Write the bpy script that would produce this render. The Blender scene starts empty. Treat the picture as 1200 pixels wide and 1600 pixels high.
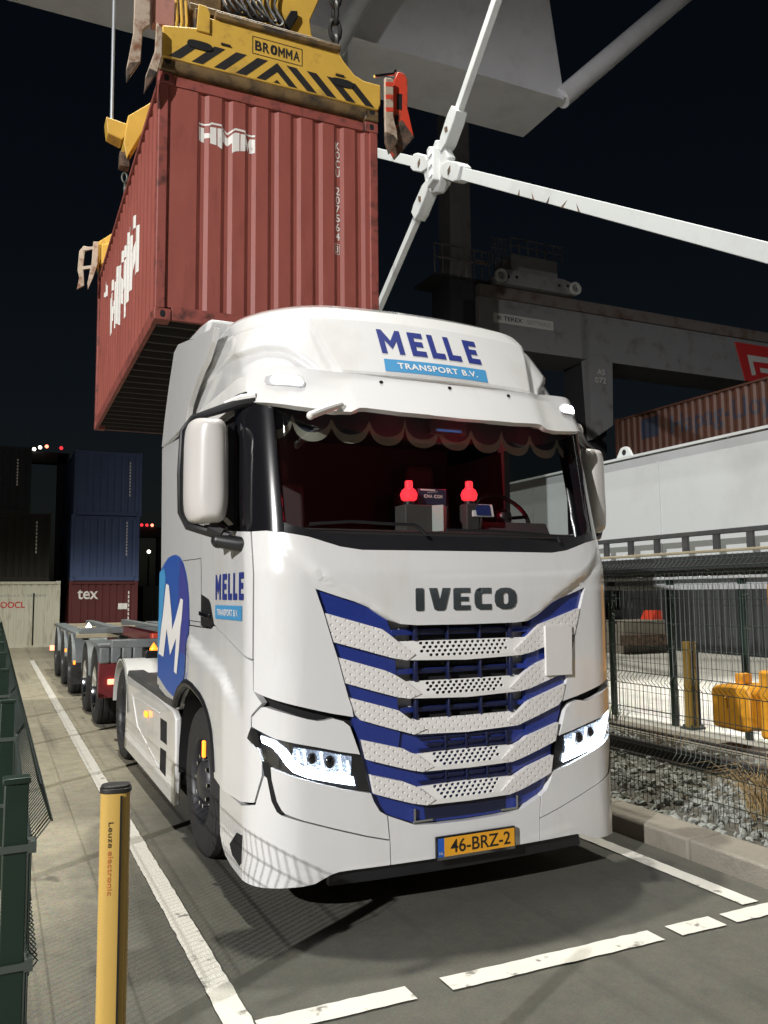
import bpy, bmesh, math, random
import numpy as np
from mathutils import Vector, Matrix
random.seed(7); rng = np.random.RandomState(7)
R = math.radians; PI = math.pi
scn = bpy.context.scene
col = scn.collection
# ------------------------------------------------------------------ camera
cd = bpy.data.cameras.new('camera'); cam = bpy.data.objects.new('camera', cd); col.objects.link(cam)
cd.sensor_fit = 'VERTICAL'; cd.sensor_height = 24.0; cd.lens = 24.0 * 1300.0 / 1600.0
cd.clip_start = 0.05; cd.clip_end = 800
def cam_axes(yaw, pitch, roll):
    f = np.array([math.sin(yaw)*math.cos(pitch), math.cos(yaw)*math.cos(pitch), math.sin(pitch)])
    r = np.array([math.cos(yaw), -math.sin(yaw), 0.0]); d = np.cross(f, r)
    c, s = math.cos(roll), math.sin(roll)
    return c*r + s*d, -s*r + c*d, f
ar, ad, af = cam_axes(R(24.95449), R(5.61624), R(0.52628))
cam.matrix_world = Matrix(((ar[0], -ad[0], -af[0], -2.5404), (ar[1], -ad[1], -af[1], -4.3552), (ar[2], -ad[2], -af[2], 1.7799), (0, 0, 0, 1)))
scn.camera = cam
scn.view_settings.view_transform = 'Standard'; scn.view_settings.look = 'None'
scn.view_settings.exposure = 0.0; scn.view_settings.gamma = 1.0
scn.render.resolution_x = 768; scn.render.resolution_y = 1024
# ------------------------------------------------------------------ night sky, moonlight
w = bpy.data.worlds.new('World'); scn.world = w; w.use_nodes = True
nt = w.node_tree; bg = nt.nodes['Background']
sky = nt.nodes.new('ShaderNodeTexSky'); sky.sky_type = 'NISHITA'; sky.sun_disc = False
sky.sun_elevation = R(40); sky.sun_rotation = R(200); sky.air_density = 1.2; sky.dust_density = 2.0
nt.links.new(sky.outputs[0], bg.inputs[0]); bg.inputs[1].default_value = 0.0015
sl = bpy.data.lights.new('sun', 'SUN'); sl.energy = 0.02; sl.angle = R(0.5); sl.color = (1, .95, .88)
so = bpy.data.objects.new('sun', sl); col.objects.link(so); so.rotation_euler = (R(55), 0, R(-20))
# terminal floodlights (crane lights overhead, a light mast across the yard behind the camera)
def flood(name, loc, target, watt, radius, cone, color, blend=.4):
    l = bpy.data.lights.new(name, 'SPOT'); l.energy = watt; l.shadow_soft_size = radius
    l.spot_size = R(cone); l.spot_blend = blend; l.color = color
    o = bpy.data.objects.new(name, l); col.objects.link(o); o.location = loc
    d = Vector(target) - Vector(loc); o.rotation_euler = d.to_track_quat('-Z', 'Y').to_euler()
    return o
flood('crane_floodlight', (-2.9, 5.7, 27), (-1.5, 5.0, 0), 21500, .35, 91, (1, .975, .87), .12)
flood('crane_floodlight', (2.9, 5.7, 27), (1.5, 5.0, 0), 16500, .35, 91, (1, .98, .89), .12)
flood('mast_floodlight', (-31, -19, 17.0), (0, -3, 2.5), 76000, .2, 62, (1, .98, .965), .6)
flood('yard_floodlight', (8.0, 3.2, 7.5), (8.3, 4.2, 0), 5400, .3, 68, (1, .98, .92))
# ------------------------------------------------------------------ materials
def mat(name, c, rough=.5, metal=0., coat=0., var=0., vs=6., bump=0., bs=40., emit=None, es=0., dirt=None, dscale=3., dlo=.55, dhi=.75, stretch=None):
    m = bpy.data.materials.new(name); m.use_nodes = True; n = m.node_tree.nodes; l = m.node_tree.links
    b = n['Principled BSDF']; b.inputs['Base Color'].default_value = (*c, 1); b.inputs['Roughness'].default_value = rough
    b.inputs['Metallic'].default_value = metal; b.inputs['Coat Weight'].default_value = coat; b.inputs['Coat Roughness'].default_value = .035
    tc = n.new('ShaderNodeTexCoord'); src = tc.outputs['Object']
    if stretch:
        mp = n.new('ShaderNodeMapping'); mp.inputs['Scale'].default_value = stretch; l.new(src, mp.inputs[0]); src = mp.outputs[0]
    colr = None
    if var > 0:
        t = n.new('ShaderNodeTexNoise'); t.inputs['Scale'].default_value = vs; t.inputs['Detail'].default_value = 6; l.new(src, t.inputs[0])
        mx = n.new('ShaderNodeMix'); mx.data_type = 'RGBA'
        mx.inputs[6].default_value = (*[v*(1-var) for v in c], 1); mx.inputs[7].default_value = (*[min(1, v*(1+var)) for v in c], 1)
        l.new(t.outputs[0], mx.inputs[0]); colr = mx.outputs[2]
        rr = n.new('ShaderNodeMapRange'); rr.inputs[3].default_value = max(.02, rough-.12*min(1, var*4)); rr.inputs[4].default_value = min(1, rough+.12*min(1, var*4))
        l.new(t.outputs[0], rr.inputs[0]); l.new(rr.outputs[0], b.inputs['Roughness'])
    if dirt:
        t2 = n.new('ShaderNodeTexNoise'); t2.inputs['Scale'].default_value = dscale; t2.inputs['Detail'].default_value = 9; t2.inputs['Roughness'].default_value = .65; l.new(src, t2.inputs[0])
        r2 = n.new('ShaderNodeMapRange'); r2.inputs[1].default_value = dlo; r2.inputs[2].default_value = dhi; l.new(t2.outputs[0], r2.inputs[0])
        m2 = n.new('ShaderNodeMix'); m2.data_type = 'RGBA'; l.new(r2.outputs[0], m2.inputs[0])
        if colr: l.new(colr, m2.inputs[6])
        else: m2.inputs[6].default_value = (*c, 1)
        m2.inputs[7].default_value = (*dirt, 1); colr = m2.outputs[2]
    if colr: l.new(colr, b.inputs['Base Color'])
    if bump > 0:
        t3 = n.new('ShaderNodeTexNoise'); t3.inputs['Scale'].default_value = bs; t3.inputs['Detail'].default_value = 5; l.new(tc.outputs['Object'], t3.inputs[0])
        bp = n.new('ShaderNodeBump'); bp.inputs['Strength'].default_value = bump; bp.inputs['Distance'].default_value = .02
        l.new(t3.outputs[0], bp.inputs['Height']); l.new(bp.outputs[0], b.inputs['Normal'])
    if emit:
        b.inputs['Emission Color'].default_value = (*emit, 1); b.inputs['Emission Strength'].default_value = es
    return m
def glass_mat(name, tint, spec=.08):
    m = bpy.data.materials.new(name); m.use_nodes = True; n = m.node_tree.nodes; l = m.node_tree.links
    n.remove(n['Principled BSDF']); out = n['Material Output']
    t = n.new('ShaderNodeBsdfTransparent'); t.inputs[0].default_value = (*tint, 1)
    g = n.new('ShaderNodeBsdfGlossy'); g.inputs['Roughness'].default_value = .02
    lw = n.new('ShaderNodeLayerWeight'); pw = n.new('ShaderNodeMath'); pw.operation = 'POWER'; pw.inputs[1].default_value = 5.; l.new(lw.outputs['Facing'], pw.inputs[0]); fr = n.new('ShaderNodeMapRange'); fr.inputs[3].default_value = spec*.8; fr.inputs[4].default_value = .9; l.new(pw.outputs[0], fr.inputs[0])
    mx = n.new('ShaderNodeMixShader'); l.new(fr.outputs[0], mx.inputs[0]); l.new(t.outputs[0], mx.inputs[1]); l.new(g.outputs[0], mx.inputs[2])
    l.new(mx.outputs[0], out.inputs[0]); return m
def dimple_mat(name, c):
    m = mat(name, c, .4, coat=.3); n = m.node_tree.nodes; l = m.node_tree.links; b = n['Principled BSDF']
    uv = n.new('ShaderNodeUVMap')
    hs = []
    for off in (0., .5):
        mp = n.new('ShaderNodeMapping'); mp.inputs['Scale'].default_value = (1/.056, 1/.046, 1); mp.inputs['Location'].default_value = (off, off, 0)
        l.new(uv.outputs[0], mp.inputs[0])
        fr = n.new('ShaderNodeVectorMath'); fr.operation = 'FRACTION'; l.new(mp.outputs[0], fr.inputs[0])
        sb = n.new('ShaderNodeVectorMath'); sb.operation = 'SUBTRACT'; sb.inputs[1].default_value = (.5, .5, 0); l.new(fr.outputs[0], sb.inputs[0])
        sc = n.new('ShaderNodeVectorMath'); sc.operation = 'MULTIPLY'; sc.inputs[1].default_value = (.056, .046, 0); l.new(sb.outputs[0], sc.inputs[0])
        ln = n.new('ShaderNodeVectorMath'); ln.operation = 'LENGTH'; l.new(sc.outputs[0], ln.inputs[0]); hs.append(ln.outputs['Value'])
    mi = n.new('ShaderNodeMath'); mi.operation = 'MINIMUM'; l.new(hs[0], mi.inputs[0]); l.new(hs[1], mi.inputs[1])
    mr = n.new('ShaderNodeMapRange'); mr.interpolation_type = 'SMOOTHSTEP'; mr.inputs[1].default_value = .0035; mr.inputs[2].default_value = .0085; l.new(mi.outputs[0], mr.inputs[0])
    bp = n.new('ShaderNodeBump'); bp.inputs['Strength'].default_value = 1.; bp.inputs['Distance'].default_value = .0028; l.new(mr.outputs[0], bp.inputs['Height']); l.new(bp.outputs[0], b.inputs['Normal'])
    return m
M = {}
M['white'] = mat('truck_white_paint', (.71, .71, .71), .26, coat=1., var=.03, vs=2.5, dirt=(.60, .58, .54), dscale=1.3, dlo=.52, dhi=.85, stretch=(1.6, 1.6, .5))
M['white_plastic'] = mat('white_plastic', (.76, .75, .73), .42, coat=.2, var=.03, vs=4)
M['grey_white'] = mat('dusty_white_plastic', (.62, .62, .60), .5, var=.1, vs=5, dirt=(.3, .3, .29), dlo=.55, dhi=.9)
M['dimple'] = dimple_mat('dimpled_white_plastic', (.74, .72, .70))
M['blue'] = mat('grille_blue_paint', (.018, .035, .21), .28, coat=.5, var=.1)
M['logo_blue'] = mat('lettering_dark_blue', (.022, .035, .20), .4)
M['sky_blue'] = mat('lettering_sky_blue', (.06, .27, .52), .4)
M['mid_blue'] = mat('decal_blue', (.028, .085, .33), .38)
M['violet'] = mat('decal_violet_blue', (.05, .055, .25), .38)
M['decal_white'] = mat('decal_white', (.74, .72, .70), .4)
M['black'] = mat('black_plastic', (.012, .012, .014), .38, var=.2)
M['gloss_black'] = mat('gloss_black', (.008, .008, .010), .12, coat=.6)
M['dark'] = mat('dark_cavity', (.006, .006, .007), .9)
M['rubber'] = mat('tyre_rubber', (.022, .021, .021), .85, var=.25, vs=12, bump=.25, bs=60)
M['rim'] = mat('steel_rim', (.045, .045, .05), .45, metal=.3, var=.25, vs=14)
M['chrome'] = mat('chrome', (.8, .82, .85), .12, metal=1.)
M['badge'] = mat('dark_chrome_badge', (.13, .15, .16), .22, metal=.85, coat=.5)
M['chassis'] = mat('chassis_grey', (.05, .052, .055), .55, var=.25, dirt=(.10, .09, .07), dlo=.5, dhi=.8)
M['glass'] = glass_mat('windscreen_glass', (.80, .82, .82))
M['side_glass'] = glass_mat('side_window_glass', (.72, .74, .74))
M['lens'] = glass_mat('headlight_lens', (.95, .96, .97))
M['drl'] = mat('daylight_strip', (.9, .9, .9), .3, emit=(.78, .89, 1.), es=24)
M['toplamp'] = mat('top_lamp_lit', (.9, .9, .9), .3, emit=(.85, .90, 1.), es=12)
M['amber'] = mat('amber_lamp_lit', (.8, .25, .02), .3, emit=(1., .20, .015), es=3.2)
M['redlamp'] = mat('red_lamp_lit', (.6, .02, .03), .25, emit=(1., .035, .05), es=1.5)
M['mirror_shell'] = mat('mirror_shell', (.56, .54, .52), .3, coat=.4, var=.03)
M['faded_red'] = mat('faded_pink_red', (.40, .19, .15), .6, var=.2, dirt=(.2, .10, .08), dscale=6)
M['pinklamp'] = mat('red_marker_lit', (.8, .2, .1), .3, emit=(1., .22, .13), es=4)
M['whitelamp'] = mat('white_lamp_lit', (.8, .8, .8), .3, emit=(1., .9, .75), es=4)
M['plate'] = mat('plate_yellow', (.78, .36, .02), .4, coat=.2)
M['plate_blue'] = mat('plate_blue_band', (.02, .10, .45), .4)
M['plate_ink'] = mat('plate_ink', (.02, .016, .012), .5)
M['cloth'] = mat('valance_cloth', (.018, .022, .035), .95)
M['trim'] = mat('valance_trim', (.24, .235, .185), .9, var=.1, vs=20)
M['interior'] = mat('cab_interior', (.042, .036, .035), .8, var=.2)
M['seat'] = mat('seat_cloth', (.07, .05, .05), .95)
M['screen'] = mat('screen_lit', (.02, .06, .2), .2, emit=(.05, .22, .6), es=.35)
M['card'] = mat('pale_card', (.32, .36, .33), .7)
M['conred'] = mat('container_red', (.275, .074, .057), .55, var=.16, vs=3., bump=.06, bs=30, dirt=(.16, .042, .034), dscale=2.2, dlo=.56, dhi=.85, stretch=(2.5, 2.5, .6))
M['conframe'] = mat('container_red_frame', (.26, .068, .054), .55, var=.2, vs=4., dirt=(.04, .02, .016), dscale=6., dlo=.5, dhi=.7)
M['under'] = mat('container_underside', (.035, .03, .028), .8, var=.3)
M['conwhite'] = mat('container_lettering', (.72, .70, .66), .55, var=.08, vs=9, dirt=(.4, .3, .27), dscale=14, dlo=.6, dhi=.75)
M['sprYellow'] = mat('spreader_yellow', (.60, .37, .06), .5, var=.12, vs=5., dirt=(.20, .12, .045), dscale=3.2, dlo=.56, dhi=.78)
M['sprDirty'] = mat('spreader_greasy', (.16, .10, .04), .6, var=.4, vs=6., dirt=(.03, .022, .016), dscale=4, dlo=.45, dhi=.65)
M['sprBlack'] = mat('warning_black', (.016, .015, .015), .6, var=.3)
M['sprRed'] = mat('flipper_red', (.62, .06, .03), .45, var=.15, dirt=(.16, .07, .04), dscale=6, dlo=.52, dhi=.7)
M['sprCream'] = mat('flipper_cream', (.42, .34, .26), .6, var=.2, dirt=(.2, .09, .05), dscale=7, dlo=.5, dhi=.65)
M['rusty'] = mat('worn_rusty_steel', (.12, .075, .05), .7, var=.4, vs=12, dirt=(.03, .025, .02), dscale=9, dlo=.45, dhi=.6)
M['hose'] = mat('hydraulic_hose', (.012, .012, .012), .5)
M['cranewhite'] = mat('crane_white_paint', (.50, .525, .53), .5, var=.05, vs=.5, dirt=(.42, .435, .435), dscale=.6, dlo=.5, dhi=.7)
M['cranegrey'] = mat('crane_grey_paint', (.72, .725, .77), .55, var=.1, vs=.7, dirt=(.60, .605, .63), dscale=1.2, dlo=.5, dhi=.75)
M['fargrey'] = mat('far_crane_grey', (.23, .23, .235), .6, var=.12, vs=.6, dirt=(.12, .10, .09), dscale=1., dlo=.52, dhi=.75)
M['fardark'] = mat('far_crane_dark', (.022, .023, .026), .7, var=.2, vs=1)
M['raildirt'] = mat('rail_flange_rust', (.16, .14, .125), .7, var=.2, vs=2, dirt=(.10, .055, .04), dscale=1.5, dlo=.5, dhi=.65)
M['signwhite'] = mat('sign_white', (.55, .55, .52), .5)
M['signred'] = mat('sign_red', (.50, .03, .03), .5)
M['orange'] = mat('container_orange_shade', (.036, .010, .004), .6, var=.15, vs=1.5, dirt=(.024, .008, .005), dscale=2, dlo=.5, dhi=.8)  # orange taken far down so the colour carries the shade over the stack
M['navy'] = mat('container_navy_lettering', (.006, .008, .02), .6)
M['fencegreen'] = mat('fence_green_coat', (.008, .024, .016), .4, coat=.2, var=.2)
M['fencewire'] = mat('fence_wire_green', (.010, .020, .015), .45, var=.2)
M['galv'] = mat('galvanised_bracket', (.10, .12, .11), .5, metal=.5)
M['post_yellow'] = mat('column_yellow', (.54, .35, .085), .42, coat=.2, var=.06, vs=3)
M['cap_black'] = mat('cap_black', (.018, .018, .018), .5, bump=.2)
M['machine_yellow'] = mat('machine_yellow', (.66, .30, .02), .5, var=.12, vs=4, dirt=(.25, .11, .02), dscale=5, dlo=.55, dhi=.8)
M['concrete'] = mat('kerb_concrete', (.215, .195, .16), .85, var=.15, vs=7, bump=.35, bs=60, dirt=(.12, .105, .085), dscale=3, dlo=.5, dhi=.8)
M['steelrail'] = mat('rail_steel', (.045, .04, .038), .5, metal=.4, var=.3)
M['stone'] = mat('ballast_stone', (.235, .245, .225), .85, var=.35, vs=9, bump=.3, bs=60)
M['soil'] = mat('ballast_bed', (.09, .085, .07), .95, var=.4, vs=14, bump=.8, bs=40, dirt=(.16, .12, .07), dscale=2, dlo=.55, dhi=.7)
M['straw'] = mat('dry_grass', (.34, .24, .11), .9, var=.3, vs=20)
M['weed'] = mat('dark_weed', (.03, .05, .02), .9)
M['maroon'] = mat('trailer_maroon', (.15, .018, .022), .45, coat=.2, var=.15, dirt=(.06, .02, .02), dscale=6, dlo=.55, dhi=.8)
M['trgrey'] = mat('trailer_grey', (.18, .20, .205), .5, var=.2, vs=6, dirt=(.10, .09, .07), dscale=5, dlo=.5, dhi=.8)
M['deck'] = mat('trailer_deck', (.30, .26, .18), .6, var=.3, vs=3)
M['cable'] = mat('wire_rope', (.42, .45, .48), .4, metal=.6)
# ------------------------------------------------------------------ object helpers
def tag(o, label, cat, group=None):
    o['label'] = label; o['category'] = cat
    if group: o['group'] = group
    return o
def thing(name, label, cat, loc=(0, 0, 0), rz=0., group=None):
    o = bpy.data.objects.new(name, None); col.objects.link(o); o.location = loc; o.rotation_euler = (0, 0, rz)
    o.empty_display_size = .2; tag(o, label, cat, group); o['base'] = list(loc); o['rz'] = rz
    return o
def root(o):
    while o.parent: o = o.parent
    return o
def finish(o, parent):
    if parent is not None:
        r = root(parent); o.parent = parent
        if 'base' in r.keys() and r['rz'] == 0.:
            b = Vector(list(r['base'])); o.data.transform(Matrix.Translation(-b))
    return o
def link(name, me, mats, parent=None, smooth=True, bevel=0., angle=35):
    for m in (mats if isinstance(mats, (list, tuple)) else [mats]): me.materials.append(m)
    me.validate()
    if smooth:
        me.polygons.foreach_set('use_smooth', [True]*len(me.polygons)); me.set_sharp_from_angle(angle=R(angle))
    o = bpy.data.objects.new(name, me); col.objects.link(o)
    finish(o, parent)
    if bevel > 0:
        b = o.modifiers.new('bevel', 'BEVEL'); b.width = bevel; b.segments = 2; b.limit_method = 'ANGLE'; b.angle_limit = R(40); b.harden_normals = False
    return o
class MB:
    def __init__(s): s.v = []; s.f = []; s.mi = []
    def add(s, vs, fs, mi=0):
        o = len(s.v); s.v += [tuple(map(float, p)) for p in vs]
        for f in fs: s.f.append([o+i for i in f]); s.mi.append(mi)
        return s
    def box(s, c, size, rot=None, mi=0):
        hx, hy, hz = [k/2 for k in size]
        P = [Vector((x, y, z)) for x in (-hx, hx) for y in (-hy, hy) for z in (-hz, hz)]
        if rot is not None: P = [rot @ p for p in P]
        P = [p + Vector(c) for p in P]
        return s.add(P, [(0, 1, 3, 2), (4, 6, 7, 5), (0, 4, 5, 1), (2, 3, 7, 6), (0, 2, 6, 4), (1, 5, 7, 3)], mi)
    def bb(s, x0, x1, y0, y1, z0, z1, mi=0): return s.box(((x0+x1)/2, (y0+y1)/2, (z0+z1)/2), (abs(x1-x0), abs(y1-y0), abs(z1-z0)), None, mi)
    def bar(s, a, b, wd, h, up=(0, 0, 1), mi=0):
        a, b = Vector(a), Vector(b); d = b-a; L = d.length; y = d.normalized(); z = Vector(up); x = y.cross(z)
        if x.length < 1e-4: x = y.cross(Vector((1, 0, 0)))
        x.normalize(); z = x.cross(y)
        return s.box((a+b)/2, (wd, L, h), Matrix((x, y, z)).transposed(), mi)
    def tube(s, pts, r, n=8, mi=0, caps=True):
        pts = [Vector(p) for p in pts]; rings = []; prev = None
        for i, p in enumerate(pts):
            t = (pts[min(i+1, len(pts)-1)] - pts[max(i-1, 0)]).normalized()
            if prev is None:
                x = t.cross(Vector((0, 0, 1)))
                if x.length < .05: x = t.cross(Vector((1, 0, 0)))
            else: x = prev - t*prev.dot(t)
            x.normalize(); prev = x; y = t.cross(x); rr = r[i] if isinstance(r, (list, tuple)) else r
            rings.append([p + (x*math.cos(2*PI*k/n) + y*math.sin(2*PI*k/n))*rr for k in range(n)])
        V = [q for g in rings for q in g]; F = []
        for i in range(len(rings)-1):
            for k in range(n): F.append((i*n+k, i*n+(k+1) % n, (i+1)*n+(k+1) % n, (i+1)*n+k))
        if caps: F.append(tuple(range(n-1, -1, -1))); F.append(tuple((len(rings)-1)*n+k for k in range(n)))
        return s.add(V, F, mi)
    def lathe(s, prof, c, axis='X', n=40, mi=0, a0=0., a1=2*PI):
        full = abs(a1-a0-2*PI) < 1e-6; N = n if full else n+1; V = []; F = []
        for i in range(N):
            a = a0+(a1-a0)*i/n
            for (t, r) in prof:
                if axis == 'X': V.append((c[0]+t, c[1]+r*math.cos(a), c[2]+r*math.sin(a)))
                elif axis == 'Y': V.append((c[0]+r*math.cos(a), c[1]+t, c[2]+r*math.sin(a)))
                else: V.append((c[0]+r*math.cos(a), c[1]+r*math.sin(a), c[2]+t))
        k = len(prof)
        for i in range(n):
            j = (i+1) % N
            for q in range(k-1): F.append((i*k+q, j*k+q, j*k+q+1, i*k+q+1))
        return s.add(V, F, mi)
    def prism(s, poly, fn, t0, t1, mi=0):
        # poly 2D outline; fn(a, b, t) -> point ; solid between t0 and t1
        n = len(poly); V = [fn(a, b, t0) for a, b in poly] + [fn(a, b, t1) for a, b in poly]
        F = [tuple(range(n)), tuple(range(2*n-1, n-1, -1))] + [(i, n+i, n+(i+1) % n, (i+1) % n) for i in range(n)]
        return s.add(V, F, mi)
    def ball(s, c, r, n=12, m=8, mi=0, sc=(1, 1, 1)):
        prof = [(-r*math.cos(PI*i/m), max(1e-4, r*math.sin(PI*i/m))) for i in range(m+1)]
        k = len(s.v); s.lathe(prof, (0, 0, 0), 'Z', n, mi)
        for i in range(k, len(s.v)):
            x, y, z = s.v[i]; s.v[i] = (c[0]+x*sc[0], c[1]+y*sc[1], c[2]+z*sc[2])
        return s
    def build(s, name, mats, parent=None, smooth=True, bevel=0., angle=35, fix=True):
        me = bpy.data.meshes.new(name); me.from_pydata(s.v, [], s.f)
        me.polygons.foreach_set('material_index', s.mi)
        if fix:
            bm = bmesh.new(); bm.from_mesh(me); bmesh.ops.recalc_face_normals(bm, faces=bm.faces); bm.to_mesh(me); bm.free()
        return link(name, me, mats, parent, smooth, bevel, angle)
def copy_part(o, parent, dloc):
    c = o.copy(); col.objects.link(c); c.parent = parent; c.location = Vector(o.location) + Vector(dloc)
    return c
# ------------------------------------------------------------------ sheets laid on a surface
def flat_bm(polys):
    bm = bmesh.new()
    for poly in polys:
        vs = [bm.verts.new((a, b, 0)) for a, b in poly]
        f = bm.faces.new(vs); f.normal_update()
    bmesh.ops.triangulate(bm, faces=bm.faces[:], ngon_method='EAR_CLIP')
    return bm
def holes_bm(outer, holes):
    bm = bmesh.new(); es = []
    for loop in [outer] + holes:
        vs = [bm.verts.new((a, b, 0)) for a, b in loop]
        for i in range(len(vs)): es.append(bm.edges.new((vs[i], vs[(i+1) % len(vs)])))
    bmesh.ops.triangle_fill(bm, use_beauty=True, use_dissolve=False, edges=es)
    return bm
def text_bm(txt, x0, x1, z0, z1, bold=0.0, extra_space=1.0, vertical=False):
    cu = bpy.data.curves.new('t', 'FONT'); cu.body = txt; cu.size = 1.; cu.offset = bold; cu.space_character = extra_space; cu.resolution_u = 4
    o = bpy.data.objects.new('t', cu); col.objects.link(o)
    dg = bpy.context.evaluated_depsgraph_get(); dg.update()
    me = bpy.data.meshes.new_from_object(o.evaluated_get(dg)); bpy.data.objects.remove(o); bpy.data.curves.remove(cu)
    P = np.array([v.co[:2] for v in me.vertices]); lo = P.min(0); hi = P.max(0)
    bm = bmesh.new(); bm.from_mesh(me); bpy.data.meshes.remove(me)
    for v in bm.verts:
        a = (v.co.x-lo[0])/(hi[0]-lo[0]); b = (v.co.y-lo[1])/(hi[1]-lo[1])
        v.co = (x0+(x1-x0)*a, z0+(z1-z0)*b, 0)
    bmesh.ops.remove_doubles(bm, verts=bm.verts[:], dist=1e-6)
    return bm
def caps_bm(txt, x0, x1, z0, z1, gap=.12):
    n = len(txt); cw = (x1-x0)/n; out = bmesh.new()
    for i, c_ in enumerate(txt):
        a = x0+cw*i+cw*gap/2; b_ = x0+cw*(i+1)-cw*gap/2
        k = word_bm([(c_, a, b_, z0, z1)]) if c_ in GL else text_bm(c_, a, b_, z0, z1, .03)
        me = bpy.data.meshes.new('t'); k.to_mesh(me); k.free(); out.from_mesh(me); bpy.data.meshes.remove(me)
    return out
def cuts(lo, hi, step): return [lo+step*i for i in range(1, int((hi-lo)/step)+1)]
def lay(bm, surf, name, mats, parent, off=0., thick=.02, cu=None, cz=None, du=.08, dz=.08, bevel=0., smooth=True, uv=False, offf=None, angle=40):
    xs = [v.co.x for v in bm.verts]; zs = [v.co.y for v in bm.verts]
    if cu is None: cu = cuts(min(xs), max(xs), du) if du else []
    if cz is None: cz = cuts(min(zs), max(zs), dz) if dz else []
    for a in cu:
        if min(xs)+1e-4 < a < max(xs)-1e-4: bmesh.ops.bisect_plane(bm, geom=bm.verts[:]+bm.edges[:]+bm.faces[:], plane_co=(a, 0, 0), plane_no=(1, 0, 0), dist=1e-5)
    for a in cz:
        if min(zs)+1e-4 < a < max(zs)-1e-4: bmesh.ops.bisect_plane(bm, geom=bm.verts[:]+bm.edges[:]+bm.faces[:], plane_co=(0, a, 0), plane_no=(0, 1, 0), dist=1e-5)
    bmesh.ops.remove_doubles(bm, verts=bm.verts[:], dist=1e-5)
    bm.normal_update(); bm.verts.index_update()
    fl = []
    for f in bm.faces:
        ix = [v.index for v in f.verts]
        if f.normal.z < 0: ix.reverse()
        fl.append(ix)
    bnd = []
    for e in bm.edges:
        if len(e.link_faces) == 1:
            f = e.link_faces[0]; a, b = e.verts[0].index, e.verts[1].index
            L = [v.index for v in f.verts]
            if f.normal.z < 0: L.reverse()
            if L[(L.index(a)+1) % len(L)] != b: a, b = b, a
            bnd.append((a, b))
    UV = [(v.co.x, v.co.y) for v in bm.verts]; bm.free()
    V = []; N = []
    for (a, b) in UV:
        p = np.array(surf(a, b)); e = 1e-4
        n = np.cross(np.array(surf(a+e, b))-p, np.array(surf(a, b+e))-p); n = n/np.linalg.norm(n)
        o = off + (offf(a, b) if offf else 0.)
        V.append(p+n*o); N.append(n)
    F = list(fl)
    UVl = list(UV)
    if thick > 0:
        back = {}
        for a, b in bnd:
            for k in (a, b):
                if k not in back: back[k] = len(V); V.append(V[k]-N[k]*thick); UVl.append(UV[k])
            F.append([b, a, back[a], back[b]])
    me = bpy.data.meshes.new(name); me.from_pydata([tuple(v) for v in V], [], F)
    if uv:
        ul = me.uv_layers.new(name='UVMap')
        for lp in me.loops: ul.data[lp.index].uv = UVl[lp.vertex_index]
    return link(name, me, mats, parent, smooth, bevel, angle)
def mir(poly): return [(-a, b) for a, b in reversed(poly)]
def full(half): return half + [(-a, b) for a, b in reversed(half) if abs(a) > 1e-6]   # half runs from the centre out and back to the centre
def plane_surf(o, ux, uz):
    o = np.array(o, float); ux = np.array(ux, float); uz = np.array(uz, float)
    return lambda a, b: o + ux*a + uz*b
# block letters on a unit square
GL = {
 'M': [[(0, 0), (0, 1), (.2, 1), (.5, .55), (.8, 1), (1, 1), (1, 0), (.76, 0), (.76, .55), (.5, .2), (.24, .55), (.24, 0)]],
 'E': [[(0, 0), (0, 1), (1, 1), (1, .77), (.38, .77), (.38, .62), (.9, .62), (.9, .4), (.38, .4), (.38, .23), (1, .23), (1, 0)]],
 'L': [[(0, 0), (0, 1), (.4, 1), (.4, .24), (1, .24), (1, 0)]],
 'I': [[(0, .06), (0, .94), (.1, 1), (.9, 1), (1, .94), (1, .06), (.9, 0), (.1, 0)]],
 'V': [[(0, 1), (.36, 1), (.5, .42), (.64, 1), (1, 1), (.76, .06), (.66, 0), (.34, 0), (.24, .06)]],
 'C': [[(1, 0), (.3, 0), (.1, .09), (0, .3), (0, .7), (.1, .91), (.3, 1), (1, 1), (1, .74), (.46, .74), (.4, .68), (.4, .32), (.46, .26), (1, .26)]],
 'F': [[(0, .06), (0, .94), (.1, 1), (1, 1), (1, .78), (.4, .78), (.4, .6), (.9, .6), (.9, .4), (.4, .4), (.4, .22), (1, .22), (1, 0), (.1, 0)]],
 'O': [[(.5, 0), (.28, .02), (.08, .14), (0, .35), (0, .65), (.08, .86), (.28, .98), (.5, 1), (.5, .76), (.42, .74), (.37, .66), (.37, .34), (.42, .26), (.5, .24)],
       [(.5, 0), (.5, .24), (.58, .26), (.63, .34), (.63, .66), (.58, .74), (.5, .76), (.5, 1), (.72, .98), (.92, .86), (1, .65), (1, .35), (.92, .14), (.72, .02)]],
}
def word_bm(items, shear=0.):
    # items: (glyph, x0, x1, z0, z1)
    P = []
    for g, x0, x1, z0, z1 in items:
        for poly in GL[g]: P.append([(x0+(x1-x0)*a+shear*b, z0+(z1-z0)*b) for a, b in poly])
    return flat_bm(P)
class Surf:
    def __init__(s, rows): s.rows = rows; s.z = [r[0] for r in rows]
    def par(s, z): return [np.interp(z, s.z, [r[k] for r in s.rows]) for k in (1, 2, 3, 4)]
    def __call__(s, u, z):
        y0, W, r, B = s.par(z); a = W-r; au = abs(u)
        if au <= a: x = au; y = y0+B*x*x
        elif au <= a+PI*r/2:
            th = (au-a)/r; x = a+r*math.sin(th); y = y0+B*x*x+r*(1-math.cos(th))
        else: x = W; y = y0+B*W*W+r+(au-a-PI*r/2)
        return np.array([x if u >= 0 else -x, y, z])
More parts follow.
